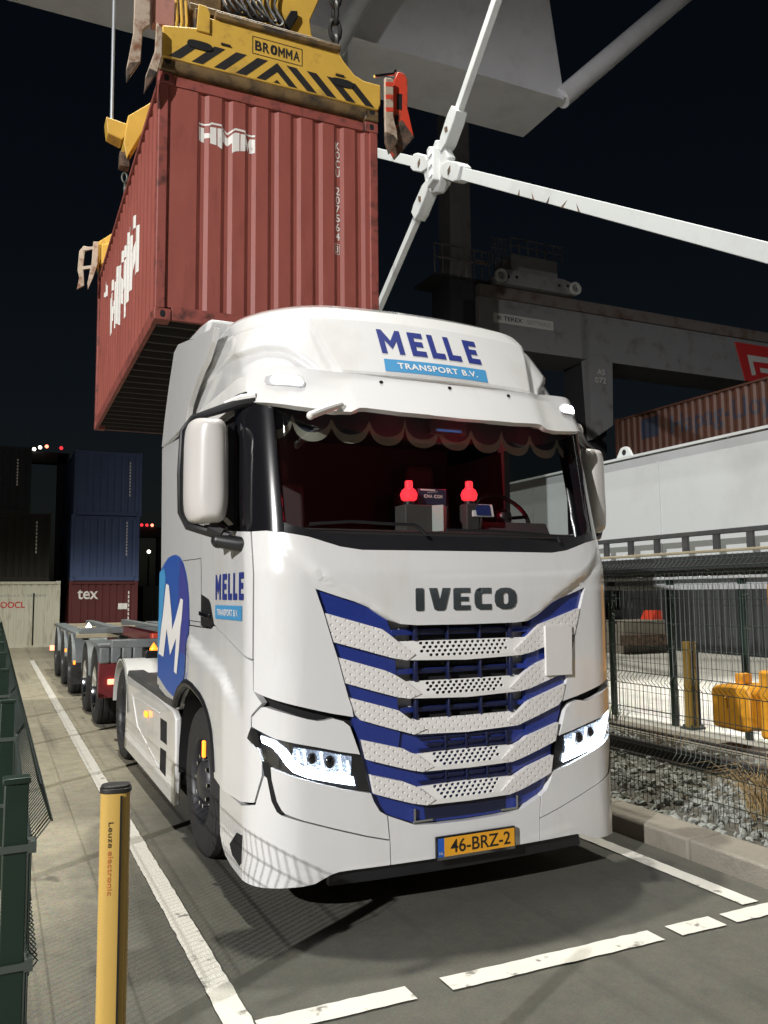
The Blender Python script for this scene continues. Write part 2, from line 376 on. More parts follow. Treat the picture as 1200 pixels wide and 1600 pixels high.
BODY = Surf([(0.1, -.03, 1.25, .26, .06), (1.9, -.03, 1.25, .26, .06), (2.137, .025, 1.25, .26, .06), (3.15, .25, 1.25, .26, .06)])
VIS = Surf([(2.7, -.06, 1.25, .26, .157), (2.84, -.013, 1.25, .26, .157), (3.07, .12, 1.25, .26, .157), (3.15, .14, 1.25, .26, .157), (3.25, .2, 1.25, .26, .157)])
ROOF = Surf([(2.93, .10, 1.235, .26, .157), (3.13, .145, 1.235, .28, .157), (3.35, .26, 1.22, .38, .157), (3.52, .35, 1.19, .48, .157), (3.62, .45, 1.15, .52, .157), (3.69, .60, 1.09, .55, .157), (3.73, .75, 1.0, .55, .157), (3.76, .9, .85, .5, .157), (3.785, 1.1, .6, .4, .157), (3.8, 1.35, .3, .2, .1), (3.81, 1.7, .05, .03, .1)])
UC = 1.3984
def U(Y, z): y0 = BODY.par(z)[0]; return UC + Y - (y0+.06*1.5625+.26)
#==SETTING
# ------------------------------------------------------------------ ground
def ground_mat(name, c1, c2, dark, scale=.35, rough=.85):
    m = bpy.data.materials.new(name); m.use_nodes = True; n = m.node_tree.nodes; l = m.node_tree.links; b = n['Principled BSDF']
    b.inputs['Roughness'].default_value = rough; tc = n.new('ShaderNodeTexCoord'); s = tc.outputs['Object']
    def noise(sc, det=8, r=.6):
        t = n.new('ShaderNodeTexNoise'); t.inputs['Scale'].default_value = sc; t.inputs['Detail'].default_value = det; t.inputs['Roughness'].default_value = r; l.new(s, t.inputs[0]); return t.outputs[0]
    def ramp(x, a, bb):
        r = n.new('ShaderNodeMapRange'); r.inputs[1].default_value = a; r.inputs[2].default_value = bb; l.new(x, r.inputs[0]); return r.outputs[0]
    def mixc(f, A, Bc):
        x = n.new('ShaderNodeMix'); x.data_type = 'RGBA'; l.new(f, x.inputs[0])
        for q, i in ((A, 6), (Bc, 7)):
            if isinstance(q, tuple): x.inputs[i].default_value = (*q, 1)
            else: l.new(q, x.inputs[i])
        return x.outputs[2]
    big = mixc(ramp(noise(scale), .35, .65), c1, c2)
    mid = mixc(ramp(noise(scale*14, 9, .75), .30, .60), dark, big); st = mixc(ramp(noise(scale*4, 9, .72), .54, .74), mid, dark)
    gr = n.new('ShaderNodeTexVoronoi'); gr.inputs['Scale'].default_value = 140; l.new(s, gr.inputs[0])
    g2 = n.new('ShaderNodeMix'); g2.data_type = 'RGBA'; g2.blend_type = 'OVERLAY'; g2.inputs[0].default_value = .5; l.new(st, g2.inputs[6]); l.new(gr.outputs['Color'], g2.inputs[7])
    hs = n.new('ShaderNodeHueSaturation'); hs.inputs['Saturation'].default_value = .85; l.new(g2.outputs[2], hs.inputs['Color']); 
    fin = n.new('ShaderNodeMix'); fin.data_type = 'RGBA'; fin.inputs[0].default_value = .5; l.new(st, fin.inputs[6]); l.new(hs.outputs[0], fin.inputs[7])
    l.new(fin.outputs[2], b.inputs['Base Color'])
    bp = n.new('ShaderNodeBump'); bp.inputs['Strength'].default_value = .35; bp.inputs['Distance'].default_value = .006
    l.new(noise(90, 4), bp.inputs['Height']); l.new(bp.outputs[0], b.inputs['Normal'])
    return m
G_ASPH = ground_mat('asphalt', (.085, .088, .085), (.125, .125, .115), (.055, .056, .056), .5)
G_PAVE = ground_mat('worn_concrete', (.31, .278, .195), (.43, .385, .272), (.235, .213, .155), .45)
G_YARD = ground_mat('yard_concrete', (.42, .41, .37), (.52, .50, .45), (.33, .32, .29), .3)
def bay_mat():
    # dusty concrete at the walkway side that wears into dark asphalt across the bay
    m = G_PAVE.copy(); m.name = 'bay_surface'; n = m.node_tree.nodes; l = m.node_tree.links; b = n['Principled BSDF']
    a = b.inputs['Base Color'].links[0].from_socket
    tc = n.new('ShaderNodeTexCoord'); sp = n.new('ShaderNodeSeparateXYZ'); l.new(tc.outputs['Object'], sp.inputs[0])
    nz = n.new('ShaderNodeTexNoise'); nz.inputs['Scale'].default_value = .9; nz.inputs['Detail'].default_value = 7; l.new(tc.outputs['Object'], nz.inputs[0])
    def mth(op, x, y):
        k = n.new('ShaderNodeMath'); k.operation = op
        for q, i in ((x, 0), (y, 1)):
            if isinstance(q, (int, float)): k.inputs[i].default_value = q
            else: l.new(q, k.inputs[i])
        return k.outputs[0]
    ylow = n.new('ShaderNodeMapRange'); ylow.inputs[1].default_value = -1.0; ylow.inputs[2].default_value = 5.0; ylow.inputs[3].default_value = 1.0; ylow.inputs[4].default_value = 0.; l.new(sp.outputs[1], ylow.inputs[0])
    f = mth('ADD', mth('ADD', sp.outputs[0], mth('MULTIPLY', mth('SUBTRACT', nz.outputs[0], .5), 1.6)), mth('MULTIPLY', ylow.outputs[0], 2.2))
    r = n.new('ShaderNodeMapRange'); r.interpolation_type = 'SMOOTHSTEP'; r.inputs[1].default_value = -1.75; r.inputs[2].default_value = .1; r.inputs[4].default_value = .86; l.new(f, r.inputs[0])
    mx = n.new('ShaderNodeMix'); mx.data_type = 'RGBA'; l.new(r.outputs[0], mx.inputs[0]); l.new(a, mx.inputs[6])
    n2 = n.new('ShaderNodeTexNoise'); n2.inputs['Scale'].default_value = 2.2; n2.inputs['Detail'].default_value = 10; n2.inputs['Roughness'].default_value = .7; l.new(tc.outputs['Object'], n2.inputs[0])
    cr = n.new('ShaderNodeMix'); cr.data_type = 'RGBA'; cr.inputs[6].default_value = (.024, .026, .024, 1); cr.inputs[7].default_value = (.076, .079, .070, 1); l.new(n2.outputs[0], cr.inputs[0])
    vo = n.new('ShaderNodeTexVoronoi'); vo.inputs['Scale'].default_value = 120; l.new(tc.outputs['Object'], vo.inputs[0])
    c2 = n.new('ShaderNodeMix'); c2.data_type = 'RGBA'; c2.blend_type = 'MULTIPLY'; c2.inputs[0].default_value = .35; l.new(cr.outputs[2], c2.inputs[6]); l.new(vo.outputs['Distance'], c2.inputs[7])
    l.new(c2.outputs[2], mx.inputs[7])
    tm = n.new('ShaderNodeMapping'); tm.inputs['Scale'].default_value = (5.5, .22, 1); l.new(tc.outputs['Object'], tm.inputs[0])
    t3 = n.new('ShaderNodeTexNoise'); t3.inputs['Scale'].default_value = 1.; t3.inputs['Detail'].default_value = 4; l.new(tm.outputs[0], t3.inputs[0])
    k3 = n.new('ShaderNodeMapRange'); k3.inputs[1].default_value = .56; k3.inputs[2].default_value = .72; k3.inputs[4].default_value = .45; l.new(t3.outputs[0], k3.inputs[0])
    m3 = n.new('ShaderNodeMix'); m3.data_type = 'RGBA'; l.new(k3.outputs[0], m3.inputs[0]); l.new(mx.outputs[2], m3.inputs[6]); m3.inputs[7].default_value = (.045, .044, .040, 1)
    t4 = n.new('ShaderNodeTexNoise'); t4.inputs['Scale'].default_value = 1.1; t4.inputs['Detail'].default_value = 3; t4.inputs['Distortion'].default_value = .6; l.new(tc.outputs['Object'], t4.inputs[0])
    k4 = n.new('ShaderNodeMapRange'); k4.inputs[1].default_value = .68; k4.inputs[2].default_value = .71; k4.inputs[4].default_value = .6; l.new(t4.outputs[0], k4.inputs[0])
    m4 = n.new('ShaderNodeMix'); m4.data_type = 'RGBA'; l.new(k4.outputs[0], m4.inputs[0]); l.new(m3.outputs[2], m4.inputs[6]); m4.inputs[7].default_value = (.038, .036, .033, 1)
    vc = n.new('ShaderNodeTexVoronoi'); vc.feature = 'DISTANCE_TO_EDGE'; vc.inputs['Scale'].default_value = .35
    dn = n.new('ShaderNodeTexNoise'); dn.inputs['Scale'].default_value = 2.; dn.inputs['Detail'].default_value = 6; l.new(tc.outputs['Object'], dn.inputs[0])
    va = n.new('ShaderNodeVectorMath'); va.operation = 'MULTIPLY_ADD'; va.inputs[1].default_value = (.7, .7, .7); l.new(dn.outputs['Color'], va.inputs[0]); l.new(tc.outputs['Object'], va.inputs[2]); l.new(va.outputs[0], vc.inputs['Vector'])
    k5 = n.new('ShaderNodeMapRange'); k5.inputs[1].default_value = .0; k5.inputs[2].default_value = .004; k5.inputs[3].default_value = .14; k5.inputs[4].default_value = 0.; l.new(vc.outputs['Distance'], k5.inputs[0])
    m5 = n.new('ShaderNodeMix'); m5.data_type = 'RGBA'; l.new(k5.outputs[0], m5.inputs[0]); l.new(m4.outputs[2], m5.inputs[6]); m5.inputs[7].default_value = (.03, .03, .028, 1)
    l.new(m5.outputs[2], b.inputs['Base Color'])
    return m
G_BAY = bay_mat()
def struct(name, mb, m, smooth=False):
    o = mb.build(name, m, None, smooth); o['kind'] = 'structure'; return o
def sheet(name, x0, x1, y0, y1, z, m, nx=1, ny=1):
    b = MB(); b.add([(x0, y0, z), (x1, y0, z), (x1, y1, z), (x0, y1, z)], [(0, 1, 2, 3)]); return struct(name, b, m)
sheet('ground', -300, 300, -300, 300, -.02, G_ASPH)
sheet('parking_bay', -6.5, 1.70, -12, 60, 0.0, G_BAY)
sheet('yard_slab', 5.05, 60, -30, 60, .0, G_YARD)
# painted bay lines, with worn ends
def line_mat():
    m = mat('road_paint', (.62, .60, .54), .7, var=.12, vs=5, bump=.3, bs=90, dirt=(.17, .16, .14), dscale=7, dlo=.60, dhi=.67); return m
LM = line_mat()
def rag(name, x0, x1, y0, y1, z, along):
    b = MB(); n = int(((y1-y0) if along == 'y' else (x1-x0))/.06)+2; V = []; F = []
    for i in range(n+1):
        t = i/n
        if along == 'y': y = y0+(y1-y0)*t; V += [(x0+.0022*rng.randn(), y, z), (x1+.0022*rng.randn(), y, z)]
        else: x = x0+(x1-x0)*t; V += [(x, y0+.0022*rng.randn(), z), (x, y1+.0022*rng.randn(), z)]
    for i in range(n): F.append((2*i, 2*i+1, 2*i+3, 2*i+2))
    b.add(V, F); return struct(name, b, LM)
rag('bay_line', -1.625, -1.505, -2.6, 21.3, .0085, 'y')
rag('bay_line', 1.36, 1.48, -.75, 12, .0085, 'y')
for a, c in ((-1.50, -.80), (-.62, .62), (.74, 1.05), (1.13, 2.0)): rag('bay_line', a, c, -.92, -.79, .0085, 'x')
# kerb and ballast strip
b = MB(); nseg = 40
for i in range(nseg):
    y0 = -8+i*1.0; b.bb(1.70, 2.02, y0+.004, y0+.996, -.1, .135)
k = b.build('kerb', M['concrete'], None, True, bevel=.018); tag(k, 'low pale concrete kerb along the gravel strip', 'kerb')
sheet('ballast_bed', 2.02, 5.05, -10, 40, .03, M['soil'])
b = MB()
def stone(b, c, r):
    n = 6; a = rng.rand(3)*6; q = Matrix.Rotation(a[0], 3, 'X') @ Matrix.Rotation(a[1], 3, 'Z')
    s = Vector((1, .55+.4*rng.rand(), .22+.3*rng.rand()))*r
    pts = []
    for z, rr in ((-.8, .55), (-.1, 1.), (.75, .6)):
        for k in range(5):
            t = 2*PI*k/5+rng.rand()*.7; pts.append(Vector((math.cos(t)*rr*(.8+.4*rng.rand())*s.x, math.sin(t)*rr*(.8+.4*rng.rand())*s.y, z*s.z*(.7+.5*rng.rand()))))
    P = [q @ p + Vector(c) for p in pts]
    F = [(4, 3, 2, 1, 0), (10, 11, 12, 13, 14)]
    for j in range(2):
        for k in range(5): F.append((j*5+k, j*5+(k+1) % 5, (j+1)*5+(k+1) % 5, (j+1)*5+k))
    b.add(P, F)
for i in range(6200):
    y = -1.5+rng.rand()**1.3*11; x = 2.05+rng.rand()*2.95
    if 3.62 < x < 3.95: continue
    r = .020+.036*rng.rand()**1.6
    stone(b, (x, y, .035+.03*rng.rand()), r)
g = b.build('gravel', M['stone'], None, False, fix=True); g['kind'] = 'stuff'; g['label'] = 'loose grey ballast stones between the kerb and the yard'
# rails in the strip
for nm, x, h, lab in (('crane_rail', 3.80, .19, 'dark steel rail in the gravel nearest the kerb'), ('crane_rail', 4.72, .10, 'low dusty rail set in concrete beside the yard slab')):
    t = thing(nm, lab, 'rail', (x, 0, 0), 0, 'crane rails beside the bay')
    b = MB(); b.bb(x-.035, x+.035, -10, 40, h-.05, h); b.build('rail_head', M['steelrail'], t, False, bevel=.01)
    b = MB(); b.bb(x-.012, x+.012, -10, 40, .03, h-.05); b.bb(x-.08, x+.08, -10, 40, .03, .055); b.build('rail_web', M['steelrail'], t, False)
b = MB(); b.bb(4.52, 4.66, -10, 40, -.02, .085); b.bb(4.80, 5.05, -10, 40, -.02, .085)
o = b.build('rail_slab', M['concrete'], None, False, bevel=.01); o['kind'] = 'structure'
# dry grass
def tuft(name, label, cat, x, y, n, h, m, spread=.25):
    b = MB()
    for i in range(n):
        a = rng.rand()*2*PI; r = spread*rng.rand()**.7; bx, by = x+r*math.cos(a), y+r*math.sin(a)
        hh = h*(.5+.6*rng.rand()); le = hh*(.2+.7*rng.rand()); dx, dy = math.cos(a+rng.randn()*.6)*le, math.sin(a+rng.randn()*.6)*le
        pts = [(bx, by, .04), (bx+dx*.25, by+dy*.25, .04+hh*.55), (bx+dx*.7, by+dy*.7, .04+hh*.9), (bx+dx*1.2, by+dy*1.2, .04+hh*.8)]
        b.tube(pts, [.003, .0028, .002, .0008], 3, caps=False)
    o = b.build(name, m, None, False); tag(o, label, cat); return o
tuft('dry_grass_tuft', 'straw coloured dry grass tuft at the foot of the right mesh fence', 'grass', 3.0, .34, 260, .40, M['straw'], .26)
tuft('dry_weed', 'few thin dry stalks between the two rails', 'weed', 4.1, 2.75, 26, .3, M['straw'], .18)
tuft('dark_weed', 'small dark leafy weed at the edge of the bright slab', 'weed', 4.9, 4.55, 60, .28, M['weed'], .16)
#==FENCES
def wire_panel(name, Y0, Y1, x, prof, hz, parent, m, pitch=.05, r=.0026, rh=.003):
    # prof: list of (dx, z) from top to bottom for each upright wire; hz: heights of the level wires
    b = MB(); n = int(round((Y1-Y0)/pitch))
    for i in range(n+1):
        y = Y0+(Y1-Y0)*i/n; b.tube([(x+dx, y, z) for dx, z in prof], r, 4, caps=False)
    zs = [p[1] for p in prof][::-1]; xs = [p[0] for p in prof][::-1]
    for z in hz: b.tube([(x+float(np.interp(z, zs, xs))+.004, Y0-.01, z), (x+float(np.interp(z, zs, xs))+.004, Y1+.01, z)], rh, 4, caps=False)
    return b.build(name, m, parent, True)
def fence_post(x, y, h, wd, dp, parent, m):
    b = MB(); b.bb(x-wd/2, x+wd/2, y-dp/2, y+dp/2, 0, h); b.bb(x-wd/2-.006, x+wd/2+.006, y-dp/2-.006, y+dp/2+.006, h, h+.022)
    o = b.build('post', m, parent, True, bevel=.004)
    for z in (h-.22, h-.62):
        c = MB()
        c.bb(x-wd/2-.012, x+wd/2+.03, y-dp/2-.010, y-dp/2-.002, z-.012, z+.012)
        c.bb(x+wd/2+.002, x+wd/2+.03, y-dp/2-.009, y+dp/2, z-.02, z+.02)
        c.build('clamp', M['galv'], o, False)
    return o
lf = thing('mesh_fence', 'dark green mesh fence with flat posts along the walkway at left', 'fence', (-2.45, -1.03, 0))
for k in range(12): fence_post(-2.45, -1.03+2.5*k, 1.12, .08, .06, lf, M['fencegreen'])
VF = lambda z: [(.005, z), (.062, z-.045), (.005, z-.09)]
prof = [(.028, 1.13), (.075, .985), (.012, .905), (.012, .55), (.045, .51), (.012, .47), (.012, .06)]
pz = wire_panel('mesh_panel', -1.06, 1.44, -2.41, prof, [1.115, .985, .905, .72, .55, .47, .28, .08], lf, M['fencewire'], r=.0032, rh=.0036)
for k in range(1, 11): copy_part(pz, lf, (0, 2.5*k, 0))
rf = thing('mesh_fence', 'tall green mesh fence standing in the gravel right of the truck', 'fence', (2.4, -3.25, 0))
for k in range(7): fence_post(2.45, -3.25+2.5*k, 2.05, .06, .04, rf, M['fencegreen'])
prof2 = [(-.0, 2.06), (-.0, 2.02), (-.06, 1.97), (0, 1.92), (0, 1.10), (-.05, 1.05), (0, 1.0), (0, .5), (-.05, .45), (0, .40), (0, .05)]
pz = wire_panel('mesh_panel', -3.25, -.75, 2.40, prof2, [2.02, 1.97, 1.92, 1.72, 1.52, 1.32, 1.10, 1.0, .8, .6, .5, .4, .2], rf, M['fencewire'], r=.0031, rh=.0036)
for k in range(1, 6): copy_part(pz, rf, (0, 2.5*k, 0))
ff = thing('mesh_fence', 'green mesh fence on the far side of the crane rails', 'fence', (5.45, -2, 0))
for k in range(10): fence_post(5.70, .64+1.2*k, 1.95, .07, .07, ff, M['fencegreen'])
pz = wire_panel('mesh_panel', .64, 3.04, 5.65, [(0, 1.95), (-.05, 1.9), (0, 1.85), (0, 1.05), (-.05, 1.0), (0, .95), (0, .06)], [1.93, 1.6, 1.2, .8, .4, .1], ff, M['fencewire'], pitch=.06, r=.0022)
for k in range(1, 5): copy_part(pz, ff, (0, 2.4*k, 0))
# near light column with black cap
t = thing('light_column', 'yellow oval safety column with black cap standing beside the left fence', 'column', (-2.27, -2.27, 0))
def oval(rx, ry, n=24): return [(rx*math.copysign(abs(math.cos(a))**.7, math.cos(a)), ry*math.copysign(abs(math.sin(a))**.7, math.sin(a))) for a in [2*PI*i/n for i in range(n)]]
ca, sa = math.cos(R(-10)), math.sin(R(-10))
def colfn(cx, cy): return lambda a, b, t: (cx+a*ca-b*sa, cy+a*sa+b*ca, t)
b = MB(); b.prism(oval(.034, .028), colfn(-2.27, -2.27), 0, 1.325); b.build('body', M['post_yellow'], t, True)
b = MB(); b.prism(oval(.036, .030), colfn(-2.27, -2.27), 1.325, 1.336); b.prism(oval(.033, .027), colfn(-2.27, -2.27), 1.336, 1.342); b.build('cap', M['cap_black'], t, True, bevel=.002)
b = MB(); b.prism([(.0115, -.031), (.0155, -.031), (.0155, -.02), (.0115, -.02)], colfn(-2.27, -2.27), .02, 1.32); b.build('slot', M['dark'], t, False)
def colsurf(cx, cy, ry): return lambda a, z: np.array([cx+a*ca+ry*sa, cy+a*sa-ry*ca, z])
cs = colsurf(-2.27, -2.27, .0282)
rot = lambda bm, x, z: None
def vtext(txt, xc, ztop, zbot, wid, name, m, parent, surf, off=.0008, bold=0.):
    # text running downward (turned a quarter clockwise)
    bm = text_bm(txt, 0, ztop-zbot, -wid/2, wid/2, bold)
    for v in bm.verts: v.co = (xc+v.co.y, ztop-v.co.x, 0)
    return lay(bm, surf, name, m, parent, off=off, thick=.0, du=0, dz=0, smooth=False)
vtext('Leuze', -.008, 1.262, 1.205, .011, 'lettering', M['plate_ink'], t, cs)
vtext('electronic', -.008, 1.198, 1.10, .011, 'lettering', mat('red_print', (.55, .16, .05), .5), t, cs)
# far yellow column
t = thing('light_column', 'yellow safety column bolted down behind the right fence', 'column', (5.72, 3.95, 0))
b = MB(); b.prism(oval(.088, .08), lambda a, bb, z: (5.72+a, 3.95+bb, z), .03, 1.12); b.build('body', M['post_yellow'], t, True)
b = MB(); b.bb(5.66, 5.685, 3.862, 3.875, .05, 1.1); b.bb(5.75, 5.775, 3.862, 3.875, .05, 1.1); b.build('slot', M['cap_black'], t, False)
b = MB(); b.bb(5.60, 5.84, 3.85, 4.05, 0, .03)
for x in (5.63, 5.81):
    for y in (3.88, 4.02): b.tube([(x, y, .03), (x, y, .06)], .014, 6)
b.build('base_plate', M['galv'], t, False)
#==TRUCK
M['reflector'] = mat('lamp_reflector_glow', (.42, .47, .55), .15, metal=1., var=.9, vs=38, bump=.8, bs=60, emit=(.5, .62, .9), es=.28)  # weak glow put into the reflector in place of reflected lamp light
M['fin'] = mat('lamp_fin_glow', (.85, .88, .92), .1, metal=.9, emit=(.75, .85, 1.), es=1.6)  # chrome fins with painted-in glow for their glints
M['projector'] = mat('lamp_projector', (.6, .65, .7), .08, metal=.6, coat=.6, emit=(.8, .88, 1.), es=.5)
M['navyblack'] = mat('grille_navy_plastic', (.008, .012, .05), .4)
M['lamp_trim'] = mat('lamp_trim_grey', (.42, .42, .43), .35, coat=.3)
T = thing('semi_truck', 'white tractor unit with blue striped grille and lit headlights parked in the bay', 'truck', (0, 2.5, 0))
BV = .005
for q in (-1, 1):
    SBK = [(1.24, 1.20), (U(1.0, 1.4), 1.20), (U(2.9, 1.4), 1.20), (U(2.9, 2.1), 2.12), (U(1.0, 2.1), 2.10), (1.24, 2.08)]
    lay(flat_bm([SBK if q > 0 else [(-a, z) for a, z in reversed(SBK)]]), BODY, 'seam_backing', M['dark'], T, off=-.045, thick=0, du=.06)  # dark sheet added behind the seams so the gaps look shaded
def both(poly, surf, name, m, **k):
    a = lay(flat_bm([poly]), surf, name, m, k.pop('parent', T), **k)
    k2 = dict(k); return a
def pair(poly, surf, name, m, parent=None, **k):
    out = []
    for q in (mir(poly), poly): out.append(lay(flat_bm([q]), surf, name, m, parent or T, **k))
    return out   # [truck's right side (image left), truck's left side]
# --- front panel under the windscreen, running round both corners
HOODB = [(0, 1.597), (.335, 1.599), (.432, 1.607), (.503, 1.630), (.557, 1.662), (.619, 1.703), (.70, 1.738), (.792, 1.766), (.93, 1.812)]
CORN = [(.905, 1.74), (.885, 1.685), (.835, 1.52), (.805, 1.43), (.765, 1.285), (.742, 1.205), (.722, 1.15), (.714, 1.100), (.831, 1.124), (.904, 1.142), (1.031, 1.176), (1.153, 1.21), (1.279, 1.248), (1.279, 2.14)]
HOODT = [(1.18, 2.14), (1.068, 2.121), (.96, 2.095), (.873, 2.068), (.78, 2.040), (.654, 2.022), (0, 2.022)]
def ridge(u, z):
    # the nose stands proud of the corner panels below a sweeping crease
    a = abs(u); zc = np.interp(a, [.3, .43, .55, .70, .93, 1.05, 1.2], [1.56, 1.60, 1.665, 1.765, 1.90, 2.0, 2.2])
    t = min(1, max(0, (z-zc+.02)/.036)); t = t*t*(3-2*t)
    return .030*t*min(1, max(0, (1.15-a)/.2)) + .004
lay(flat_bm([full(HOODB + CORN + HOODT)]), BODY, 'front_panel', M['white'], T, thick=.05, du=.035, dz=.03, bevel=.006, offf=ridge, angle=60)
# --- grille: blue backing, five dimpled slats
GR = [(0, .472), (.211, .476), (.351, .487), (.43, .515), (.516, .551), (.557, .578), (.585, .62), (.606, .68), (.672, .96), (.70, 1.03), (.728, 1.13), (.75, 1.2), (.80, 1.40), (.84, 1.53), (.88, 1.66), (.935, 1.83), (.45, 1.74)]
GRI = [(.50, 1.62), (.455, 1.52), (.452, 1.40), (.442, 1.18), (.425, 1.0)]
wing = GR[8:16] + [(.60, 1.74), (.50, 1.66)] + GRI + [(.44, .90)]
pair(wing, BODY, 'grille_backing', M['blue'], off=-.018, thick=.05, bevel=.004)
lay(flat_bm([full([(0, .472)] + GR[1:9] + [(.47, .985), (0, .985)])]), BODY, 'grille_backing', M['blue'], T, off=-.032, thick=.03)
lay(flat_bm([[(-.47, .95), (.47, .95), (.47, 1.62), (-.47, 1.62)]]), BODY, 'grille_recess', M['grey_white'], T, off=-.085, thick=.0)
lay(flat_bm([[(-.325, .95), (.325, .95), (.34, 1.60), (-.34, 1.60)]]), BODY, 'radiator_core', M['dark'], T, off=-.075, thick=.0)
lay(flat_bm([[(-.27, .49), (.27, .49), (.28, .575), (-.28, .575)]]), BODY, 'lower_intake', mat('intake_navy', (.008, .011, .035), .5), T, off=-.028, thick=.0)
for sx in (-1, 1):
    b = MB(); b.prism([(sx*.351, .565), (sx*.339, .565), (sx*.339, .498), (sx*.23, .498), (sx*.23, .486), (sx*.351, .486)], lambda a, z, t: (a, t, z), -.015, .005); b.build('intake_bracket', M['chrome'], T, False)
def gbar(z, w0, h, name='grille_crossbar', m='blue', dep=-.05, tilt=0):
    lay(flat_bm([[(-w0, z-h/2), (w0, z-h/2), (w0, z+h/2), (-w0, z+h/2)]]), BODY, name, M[m], T, off=dep, thick=.03, bevel=.003, offf=(lambda u, z: .03*max(0, abs(u)-.32)/.14))
for z, h in ((1.556, .035), (1.33, .03), (1.11, .03)): gbar(z, .475, h)
b = MB()
for z0, z1 in ((1.508, 1.60), (1.275, 1.392), (1.06, 1.172)):
    for x in (-.325, -.11, .11, .325): b.box((x, -.002+.0, (z0+z1)/2), (.022 if abs(x) > .3 else .012, .03, z1-z0))
    b.box((0, .012, (z0+z1)/2), (.66, .012, .02))
b.build('grille_upright', M['navyblack'], T, True, bevel=.003)
b = MB()
for zc, s in ((.915, .0), (.735, .0)):
    for x in (-.21, -.07, .07, .21): b.box((x, -.008, zc), (.11, .02, .018)); b.box((x+.07, -.008, zc), (.012, .025, .085))
    b.box((0, -.005, zc+.035), (.62, .016, .012)); b.box((0, -.005, zc-.03), (.62, .016, .012))
b.build('grille_upright', M['navyblack'], T, True, bevel=.002)
SL = [
 dict(t=[(.874, 1.676), (.718, 1.631), (.542, 1.580), (.496, 1.548)], c=(.445, 1.508), tip=(.337, 1.432), b=[(.386, 1.399), (.481, 1.416), (.651, 1.465), (.823, 1.514)], zc=1.506, zb=1.388, holes=True),
 dict(t=[(.797, 1.429), (.529, 1.349), (.467, 1.322)], c=(.396, 1.279), tip=(.300, 1.207), b=[(.373, 1.182), (.452, 1.195), (.607, 1.240), (.757, 1.286)], zc=1.276, zb=1.170, holes=True),
 dict(t=[(.734, 1.206), (.500, 1.137), (.445, 1.120)], c=(.37, 1.066), tip=(.270, 1.008), b=[(.349, .980), (.5, 1.025), (.672, 1.08), (.702, 1.11)], zc=1.062, zb=.969, holes=False),
 dict(t=[(.667, .972), (.419, .907), (.377, .882)], c=(.335, .868), tip=(.227, .791), b=[(.300, .768), (.378, .785), (.5, .82), (.640, .863)], zc=.872, zb=.764, holes=True),
 dict(t=[(.618, .778), (.421, .725), (.375, .705)], c=(.325, .684), tip=(.220, .605), b=[(.274, .580), (.370, .601), (.48, .635), (.597, .674)], zc=.688, zb=.577, holes=True)]
for s in SL:
    outer = s['t'] + [s['c'], s['tip']] + s['b']
    root_slat = None
    cpoly = full([(0, s['zb'])] + [s['b'][0]] + [s['tip'], (s['c'][0]-.004, s['c'][1]-.002), (0, s['zc'])])
    lean = lambda u, z, s=s: -.030*max(0, (z-s['zb']-.03)/(s['zc']-s['zb']))
    if s['holes']:
        hs = []; px, pz = .0385, .0165; rows = 4; z0 = s['zb']+.036
        for r_ in range(rows):
            zz = z0+r_*(s['zc']-.014-z0)/(rows-1)
            nh = 8
            for k in range(-nh, nh+1):
                uu = (k+(.5 if r_ % 2 else 0))*px
                zt = zz
                if abs(uu) > (.31 if r_ > 0 else .29)*s['c'][0]/.44 - (rows-1-r_)*.012: continue
                hs.append([(uu+.0142*math.cos(2*PI*q/8), zt+.0092*math.sin(2*PI*q/8)) for q in range(8)])
        bm = holes_bm(cpoly, hs)
    else: bm = flat_bm([cpoly])
    mid = lay(bm, BODY, 'grille_slat', M['white_plastic'] if s['holes'] else M['dimple'], T, off=.004, thick=.012, du=0, dz=0, offf=lean, uv=True, angle=30)
    for q in (mir(outer), outer):
        lay(flat_bm([q]), BODY, 'slat_wing', M['dimple'], mid, off=.010, thick=.035, du=.06, dz=0, bevel=.003, uv=True)
# badge letters on the nose
IV = [('I', -.344, -.293), ('V', -.258, -.121), ('F', -.099, .013), ('C', .044, .160), ('O', .186, .343)]
lay(word_bm([(g, a, c, 1.680, 1.811) for g, a, c in IV]), BODY, 'badge_lettering', M['badge'], T, off=.040, thick=.03, du=.05, dz=0, bevel=.003)
# small white board clipped over the grille
lay(flat_bm([[(.567, 1.265), (.777, 1.260), (.787, 1.568), (.568, 1.573)]]), BODY, 'blank_plate', M['decal_white'], T, off=.026, thick=.014, bevel=.003)
# --- headlights
HLTOP = [(1.294, 1.049), (1.228, 1.028), (1.145, .995), (1.044, .971), (.904, .939), (.796, .911), (.685, .889), (.663, .884)]
HLBOT = [(.612, .684), (.760, .716), (.904, .759), (1.044, .806), (1.173, .851), (1.211, .882), (1.240, .948), (1.258, .953), (1.325, .988)]
cover = [(1.290, 1.055), (1.290, 1.106), (1.225, 1.165), (1.201, 1.168), (1.089, 1.137), (.975, 1.102), (.918, 1.089), (.875, 1.090), (.832, 1.098), (.773, 1.080), (.735, 1.05), (.705, .97), (.676, .891)] + [(a, z+.006) for a, z in HLTOP[::-1][1:-1]]
pair(cover, BODY, 'headlight_cover', M['white'], off=.004, thick=.04, bevel=.006, du=.04)
def dark_gap(poly, off=-.03, name='panel_gap'): return pair(poly, BODY, name, M['dark'], off=off, thick=0)
dark_gap([(.60, 1.02), (.72, 1.13), (1.31, 1.27), (1.33, 1.05), (1.20, .62), (1.08, .58), (.60, .64)], off=-.06)
